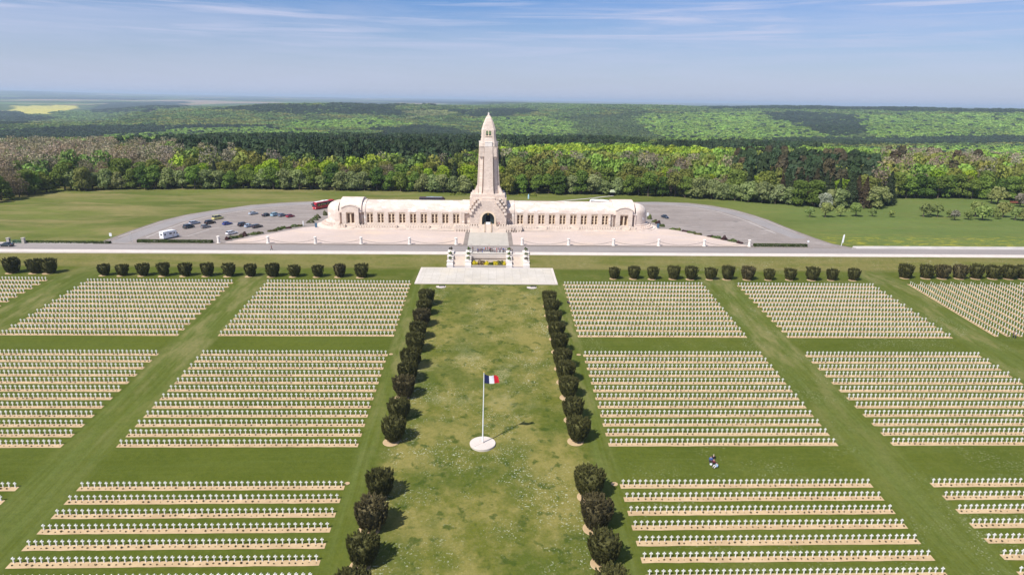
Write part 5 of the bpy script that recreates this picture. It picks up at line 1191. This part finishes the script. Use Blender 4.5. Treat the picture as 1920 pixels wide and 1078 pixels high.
# ------------------------------------------------------------------ signs, gate, small things
def simple(name, label, cat, X, Y, Z, parts, group=None, rz=0):
    e = empty(name, (X, Y, Z), rz); tag(e, label, cat, group)
    for nm, fn, mt in parts: m = MB(); fn(m); m.build(nm, mt, e)
    return e
q = P(209, 451.5); simple('road_sign', 'white sign on a post at the left car park entrance', 'road sign', q[0], q[1], 0, [('post', lambda m: m.tube((0, 0, 0), (0, 0, 2.6), .06), M['metal']), ('sign_panel', lambda m: m.box(-.45, .45, -.08, -.03, 1.7, 2.9), M['whitepaint'])])
q = P(1577, 461.5); simple('information_column', 'tall narrow white sign leaning at the right car park exit', 'sign', q[0], q[1], 0, [('post', lambda m: m.tube((0, 0, 0), (.25, 0, 1.6), .09), M['whitepaint']), ('sign_panel', lambda m: m.prism([(.05, 1.3), (.65, 1.3), (.85, 4.3), (.6, 4.6), (.25, 4.1)], -.06, .06, 'y'), M['whitepaint'])])
q = P(1514, 463); simple('road_sign', 'small round white sign at the end of the right low hedge', 'road sign', q[0], q[1], 0, [('post', lambda m: m.tube((0, 0, 0), (0, 0, 1.9), .06), M['metal']), ('sign_panel', lambda m: m.rings([[(.42*math.cos(t*math.pi/8), yy, 2.1+.42*math.sin(t*math.pi/8)) for t in range(16)] for yy in (-.1, -.06)]), M['whitepaint'])])
q = P(1214, 409); simple('road_sign', 'white sign right of the right apse', 'road sign', q[0], q[1], 0, [('post', lambda m: m.tube((0, 0, 0), (0, 0, 2), .06), M['metal']), ('sign_panel', lambda m: m.box(-.4, .4, -.08, -.03, 1.0, 2.6), M['whitepaint'])])
q = P(569, 424.5); simple('white_marker', 'slim white pointed post at the top corner of the left forecourt', 'post', q[0], q[1], 0, [('post', lambda m: m.lathe([(.22, 0), (.24, 1.6), (.05, 2.5)], 8), M['whitepaint'])])
q = P(250, 456); simple('lattice_mast', 'thin grey mast with crossbars at the left car park entrance', 'mast', q[0], q[1], 0, [('mast', lambda m: [m.tube((-.5, 0, 0), (-.9, 0, 3.8), .05), m.tube((-.1, 0, 0), (-.5, 0, 3.8), .05)]+[m.tube((-.5-.1*k, 0, .4+.75*k), (-.1-.1*k, 0, .4+.75*k), .035) for k in range(5)], M['metal'])])
for x, y, lb in ((593, 427.5, 'blue information panel at the left end of the ossuary steps'), (1233.5, 428.5, 'blue information panel at the right end of the ossuary steps')):
    q = P(x, y); simple('information_panel', lb, 'sign', q[0], q[1], 0, [('panel', lambda m: m.box(-.5, .5, -.1, .1, .3, 2.1), M['bluesign']), ('foot', lambda m: m.box(-.4, .4, -.2, .2, 0, .3), M['metal'])], 'blue panels at the ossuary ends')
q = P(991, 373); simple('blue_marker', 'pale blue and white marker post on the lawn behind the right wing', 'post', q[0], q[1], 0, [('post', lambda m: m.lathe([(.4, 0), (.4, 1.5), (.15, 2.6)], 8), flat('pale_blue', (.4, .6, .7)))])
q = P(1148, 367); simple('small_shrine', 'small pale hut at the end of the white footpath', 'hut', q[0], q[1], 0, [('wall', lambda m: m.box(-1.1, 1.1, -.9, .9, 0, 2), M['dark']), ('roof', lambda m: m.prism([(-1.5, 2), (1.5, 2), (.8, 3.2), (-.8, 3.2)], -1.2, 1.2, 'y'), flat('pale_roof', (.55, .6, .4)))])
for x, l in ((17, 'left'), (45, 'right')):
    q = P(x, 456.5); simple('gate_pillar', 'grey stone gate pillar, %s of the pair at the left meadow' % l, 'gate pillar', q[0], q[1], 0, [('pillar', lambda m: m.box(-.45, .45, -.45, .45, 0, 1.9), M['concrete']), ('cap', lambda m: m.box(-.55, .55, -.55, .55, 1.9, 2.1), M['concrete'])], 'gate pillars')
q = P(31, 456.8); simple('field_gate', 'green metal field gate between the two grey pillars', 'gate', q[0], q[1], 0, [('gate_frame', lambda m: [m.box(-2.2, 2.2, -.03, .03, z, z+.1) for z in (.25, .6, .95, 1.3)]+[m.box(x, x+.1, -.05, .05, .1, 1.45) for x in (-2.2, -.05, 2.1)], M['greeng'])])
shrub('roadside_hedge', (P(110, 458)[0]), 231.5, 0, (.05, .075, .02), (17, .6, .7), 'thin low dark hedge along the left meadow roadside', 'hedge', n=2500, ls=.16, box=True)
q = P(1905, 383); simple('farm_trailer', 'low red brown trailer beyond the orchard at the right edge', 'trailer', q[0], q[1], 0, [('bed', lambda m: m.box(-3, 3, -1.1, 1.1, .7, 1.5), flat('rust_paint', (.20, .06, .04))), ('wheel', lambda m: m.tube((1.2, -1.2, .45), (1.2, 1.2, .45), .45, 12), M['rubber'])])
for x, y, l in ((829, 538, 'left'), (1000, 539, 'right')):
    q = cem(x, y); simple('floor_lamp', 'low black lamp bar on the %s gravel circle before the terrace' % l, 'lamp', float(q[0]), float(q[1]), float(q[2])+.06, [('bar', lambda m: m.box(-.9, .9, -.12, .12, .25, .5), M['black']), ('feet', lambda m: [m.box(x-.08, x+.08, -.1, .1, 0, .25) for x in (-.7, .7)], M['black'])], 'lamp bars before the terrace')

# ------------------------------------------------------------------ people
def skin_obj(pts, edges, rad, root, mat, sub=1):
    me = bpy.data.meshes.new('sk'); me.from_pydata(pts, edges, []); o = bpy.data.objects.new('sk', me); COL.objects.link(o)
    o.modifiers.new('s', 'SKIN'); o.modifiers.new('u', 'SUBSURF').levels = sub
    for i, r_ in enumerate(rad):
        sv = me.skin_vertices[0].data[i]; sv.radius = r_ if isinstance(r_, tuple) else (r_, r_); sv.use_root = (i == root)
    dg = bpy.context.evaluated_depsgraph_get(); out = bpy.data.meshes.new_from_object(o.evaluated_get(dg)); bpy.data.objects.remove(o); bpy.data.meshes.remove(me)
    out.materials.clear(); out.materials.append(mat); out.polygons.foreach_set('use_smooth', [True]*len(out.polygons)); return out
def pose_parts(pose):
    if pose == 'sit':
        hip, kn, an, toe = .12, (.20, -.42, .48), (.17, -.52, .10), (.17, -.72, .04); base = .12
        leg = lambda s: [(s*.10, 0, base+.06), (s*.20, -.40, .46), (s*.16, -.66, .10), (s*.16, -.86, .06)]
        arm = lambda s: [(s*.19, .06, base+.48), (s*.28, -.08, base+.24), (s*.17, -.32, base+.26), (s*.14, -.40, base+.27)]
        T0 = base
    else:
        T0 = .92; w_ = 0.0 if pose == 'stand' else .26
        leg = lambda s: [(s*.10, 0, .90), (s*.105, -.02-s*w_*.6, .49), (s*.11, .02-s*w_*1.1+(0.1 if s < 0 and w_ else 0), .08), (s*.12, -.17-s*w_*1.1+(0.1 if s < 0 and w_ else 0), .04)]
        arm = lambda s: [(s*.19, 0, 1.42), (s*.25, .02+s*w_*.5, 1.13), (s*.24, -.06+s*w_*.8, .88), (s*.235, -.08+s*w_*.85, .80)]
    P_ = [(0, 0, T0), (0, .01, T0+.22), (0, .02, T0+.44), (0, .0, T0+.58), (0, -.02, T0+.68), (0, -.02, T0+.80)]
    R_ = [(.15, .11), (.135, .10), (.17, .11), .055, (.075, .09), (.065, .08)]; E_ = [(0, 1), (1, 2), (2, 3), (3, 4), (4, 5)]
    P_.append((0, -.125, T0+.70)); R_.append(.018); E_.append((4, 6))      # nose
    for s in (-1, 1): P_.append((s*.085, -.01, T0+.70)); R_.append(.02); E_.append((4, len(P_)-1))
    top = []; bot = []
    for s in (-1, 1):
        L = leg(s); b0 = len(P_); P_ += L; R_ += [.085, .06, .04, .035]; E_ += [(0, b0), (b0, b0+1), (b0+1, b0+2), (b0+2, b0+3)]; bot.append(L)
        A = arm(s); b0 = len(P_); P_ += A; R_ += [.055, .042, .03, .032]; E_ += [(2, b0), (b0, b0+1), (b0+1, b0+2), (b0+2, b0+3)]; top.append(A)
        d = (Vector(A[3])-Vector(A[2])).normalized(); sd_ = Vector((0, 1, 0)) if pose != 'sit' else Vector((1, 0, 0))
        for k in range(5):
            off = sd_*(.026*(k-2)); ln = (.045, .075, .085, .078, .06)[k]; b1 = len(P_); P_.append(tuple(Vector(A[3])+off*1.1+d*.03)); P_.append(tuple(Vector(A[3])+off*(1.3 if k else 2.0)+d*(.03+ln))); R_ += [.011, .009]; E_ += [(b0+3, b1), (b1, b1+1)]
    body = skin_obj(P_, E_, R_, 0, M['skin'])
    sp = P_[0:3]; pts = [(0, 0, T0-.02)]+[P_[1], P_[2], (0, .0, T0+.53)]; rd = [(.165, .125), (.155, .12), (.19, .13), .075]; ed = [(0, 1), (1, 2), (2, 3)]
    for A in top: b0 = len(pts); pts += [A[0], A[1], A[2]]; rd += [.075, .058, .045]; ed += [(2, b0), (b0, b0+1), (b0+1, b0+2)]
    shirt = skin_obj(pts, ed, rd, 0, M['cloth'])
    pts = [(0, 0, T0+.06), (0, 0, T0-.03)]; rd = [(.155, .115), (.16, .12)]; ed = [(0, 1)]
    for L in bot: b0 = len(pts); pts += L[:3]; rd += [.10, .075, .055]; ed += [(1, b0), (b0, b0+1), (b0+1, b0+2)]
    trs = skin_obj(pts, ed, rd, 0, M['cloth'])
    hair = skin_obj([(0, .02, T0+.74), (0, .015, T0+.80), (0, .05, T0+.66)], [(0, 1), (0, 2)], [(.088, .095), (.07, .08), (.07, .06)], 0, M['hair'])
    shoes = []
    for L in bot: shoes.append(skin_obj([L[2], L[3]], [(0, 1)], [.052, .045], 0, M['cloth']))
    return body, shirt, trs, hair, shoes
POSE = {k: pose_parts(k) for k in ('stand', 'walk', 'sit')}
def person(X, Y, Z, rz, shirt, trs, label, pose='stand', hair=(.05, .03, .02), group=None, s=1.0, bag=None):
    e = empty('person', (X, Y, Z), rz); e.scale = (s, s, s); tag(e, label, 'person', group)
    b_, sh, tr_, ha, so = POSE[pose]
    for nm, me_, c_ in (('body', b_, None), ('jacket', sh, shirt), ('trousers', tr_, trs), ('hair', ha, hair), ('shoe', so[0], (.05, .045, .04)), ('shoe', so[1], (.05, .045, .04))):
        o = bpy.data.objects.new(nm, me_); COL.objects.link(o); o.parent = e
        if c_: o.color = (*c_, 1)
CN = {'white': (.75, .75, .75), 'black': (.015, .015, .02), 'red': (.55, .03, .03), 'navy': (.02, .03, .10), 'pale blue': (.35, .48, .68), 'blue': (.06, .14, .42), 'grey': (.2, .2, .21), 'maroon': (.18, .03, .04), 'beige': (.5, .42, .3), 'pink': (.65, .3, .35)}
def pp(px, py, z0=0.0): q = P(px, py, z0); return q
GA = 'visitors gathered at the top of the stairs'
crowd = [(898, 477.5, 'navy', 'navy', 'leftmost of the group'), (901.5, 479, 'black', 'navy', ''), (904.5, 477.5, 'navy', 'blue', ''), (907.5, 471.2, 'pale blue', 'grey', ''), (910.5, 470.8, 'red', 'navy', ''), (914, 470.8, 'maroon', 'black', ''), (917.5, 470.6, 'pink', 'navy', ''),
         (919.5, 473.2, 'black', 'black', ''), (922.5, 473.3, 'navy', 'black', ''), (925.5, 473, 'white', 'navy', ''), (928.5, 473, 'white', 'grey', ''), (931.5, 473.2, 'red', 'red', ''), (934.5, 473.4, 'navy', 'white', ''), (937.5, 473.4, 'blue', 'navy', ''), (940.5, 473.6, 'navy', 'white', ''), (943.5, 473.6, 'blue', 'black', ''),
         (946.5, 473.5, 'pale blue', 'grey', ''), (949.5, 473.2, 'white', 'blue', ''), (955.5, 471, 'navy', 'black', ''), (957.5, 473.4, 'grey', 'navy', ''), (960.5, 474.3, 'black', 'grey', ''), (895.3, 480.5, 'blue', 'navy', '')]
for i, (x, y, a, b_, _) in enumerate(sorted(crowd)):
    q = pp(x, y, .2); Y = max(q[1], 219.85); person(q[0], Y, .2 if Y < 222.2 else .05, rnd.uniform(0, 6.28), CN[a], CN[b_], '%s in %s top standing above the stair wall, %s from the left' % ('person', a, ORD[i]), rnd.choice(['stand', 'stand', 'walk']), group=GA, s=rnd.uniform(.95, 1.1), hair=rnd.choice([(.05, .03, .02), (.25, .2, .15), (.5, .45, .4)]))
q = pp(886.5, 472); person(q[0], q[1], .14, 2, CN['black'], CN['black'], 'lone person in dark clothes at the left inner pier top', 'walk', s=1.05)
for i, (x, a, lb) in enumerate([(878, 'black', 'leftmost'), (880.7, 'navy', 'second'), (884.8, 'black', 'third'), (888.8, 'grey', 'fourth'), (892.5, 'navy', 'fifth'), (895.5, 'beige', 'rightmost')]):
    q = pp(x, 429.5, 0.2); person(q[0], q[1]-2.6, 0.16, rnd.uniform(-1, 1), CN[a], CN['black'], 'person in %s, %s of six left of the entrance stairs' % (a, lb), 'stand', group='visitors left of the entrance stairs', s=1.08)
for i, (x, a, lb) in enumerate([(931, 'black', 'left'), (933.3, 'navy', 'middle'), (936, 'red', 'right')]):
    q = pp(x, 422.5, 2.0); person(q[0], 260.4, 2.0, rnd.uniform(0, 6), CN[a], CN['black'], 'person in %s, %s of three right of the arched door' % (a, lb), 'stand', group='visitors by the arched door', s=1.1)
for i, (x, y, a) in enumerate([(959.5, 434, 'black'), (964.5, 431, 'navy')]):
    q = pp(x, y, 0.2); person(q[0], min(q[1], 257.0), .18, rnd.uniform(0, 6), CN[a], CN['black'], 'person in %s walking right of the entrance stairs' % a, 'walk', group='walkers right of the stairs', s=1.15)
q = pp(509.5, 470.5); person(q[0], q[1], .14, math.pi/2, CN['maroon'], CN['black'], 'lone walker in dark red on the white path at left', 'walk', s=1.12)
for x, y, a, b_, pose, rz, lb in [(1332.5, 864, 'blue', 'navy', 'sit', -.4, 'person in a blue top sitting on the grass, leftmost of the picnic group'), (1338, 869, 'maroon', 'black', 'sit', -.9, 'person in a maroon top sitting in the middle of the picnic group'), (1343.5, 876, 'pale blue', 'white', 'sit', -1.2, 'person in a pale blue top sitting on the grass, nearest of the picnic group'), (1337.5, 860.5, 'black', 'navy', 'sit', 2.6, 'person in black with fair hair sitting behind the picnic group')]:
    q = cem(x, y); person(float(q[0]), float(q[1]), lawn_z(float(q[1]))-.02, rz, CN[a], CN[b_], lb, pose, group='people sitting on the grass', hair=(.5, .42, .3) if a == 'black' else (.06, .03, .02), s=1.1)
for x, y, a, pose, lb in [(1899, 633, 'navy', 'stand', 'person in navy, left of two by the far right crosses'), (1903.5, 634, 'white', 'stand', 'person in white, right of two by the far right crosses'), (1916, 553, 'white', 'stand', 'person in white standing among the far right crosses'), (1064.5, 568.5, 'black', 'sit', 'person in black crouching at the left end of a right block row')]:
    q = cem(x, y); person(float(q[0]), float(q[1]), lawn_z(float(q[1])), .6, CN[a], CN['navy'], lb, pose, s=1.1)
# bags of the picnic group
q = cem(1333, 871); simple('bag', 'pale bag lying on the grass beside the picnic group', 'bag', float(q[0]), float(q[1]), lawn_z(float(q[1])), [('bag_body', lambda m: m.box(-.22, .22, -.15, .15, 0, .28, 0, .05, .05), M['whitepaint']), ('strap', lambda m: [m.tube((-.1, 0, .27), (0, 0, .38), .012), m.tube((0, 0, .38), (.1, 0, .27), .012)], M['black'])])
#@@HAZE
# ------------------------------------------------------------------ air
m = MB(); m.box(-36000, 36000, -600, 36000, -140, 125)
hz = bpy.data.materials.new('haze'); hz.use_nodes = True; nt = NT(hz.node_tree); nt.n.remove(nt.n['Principled BSDF'])
v = nt.new('ShaderNodeVolumePrincipled'); v.inputs['Color'].default_value = (0.66, 0.82, 1.0, 1); v.inputs['Density'].default_value = 0.000082; v.inputs['Anisotropy'].default_value = 0.1
nt.l.new(v.outputs[0], nt.n['Material Output'].inputs['Volume'])
o = m.build('haze', hz); tag(o, 'thin blue haze over the far hills', 'haze', kind='stuff')
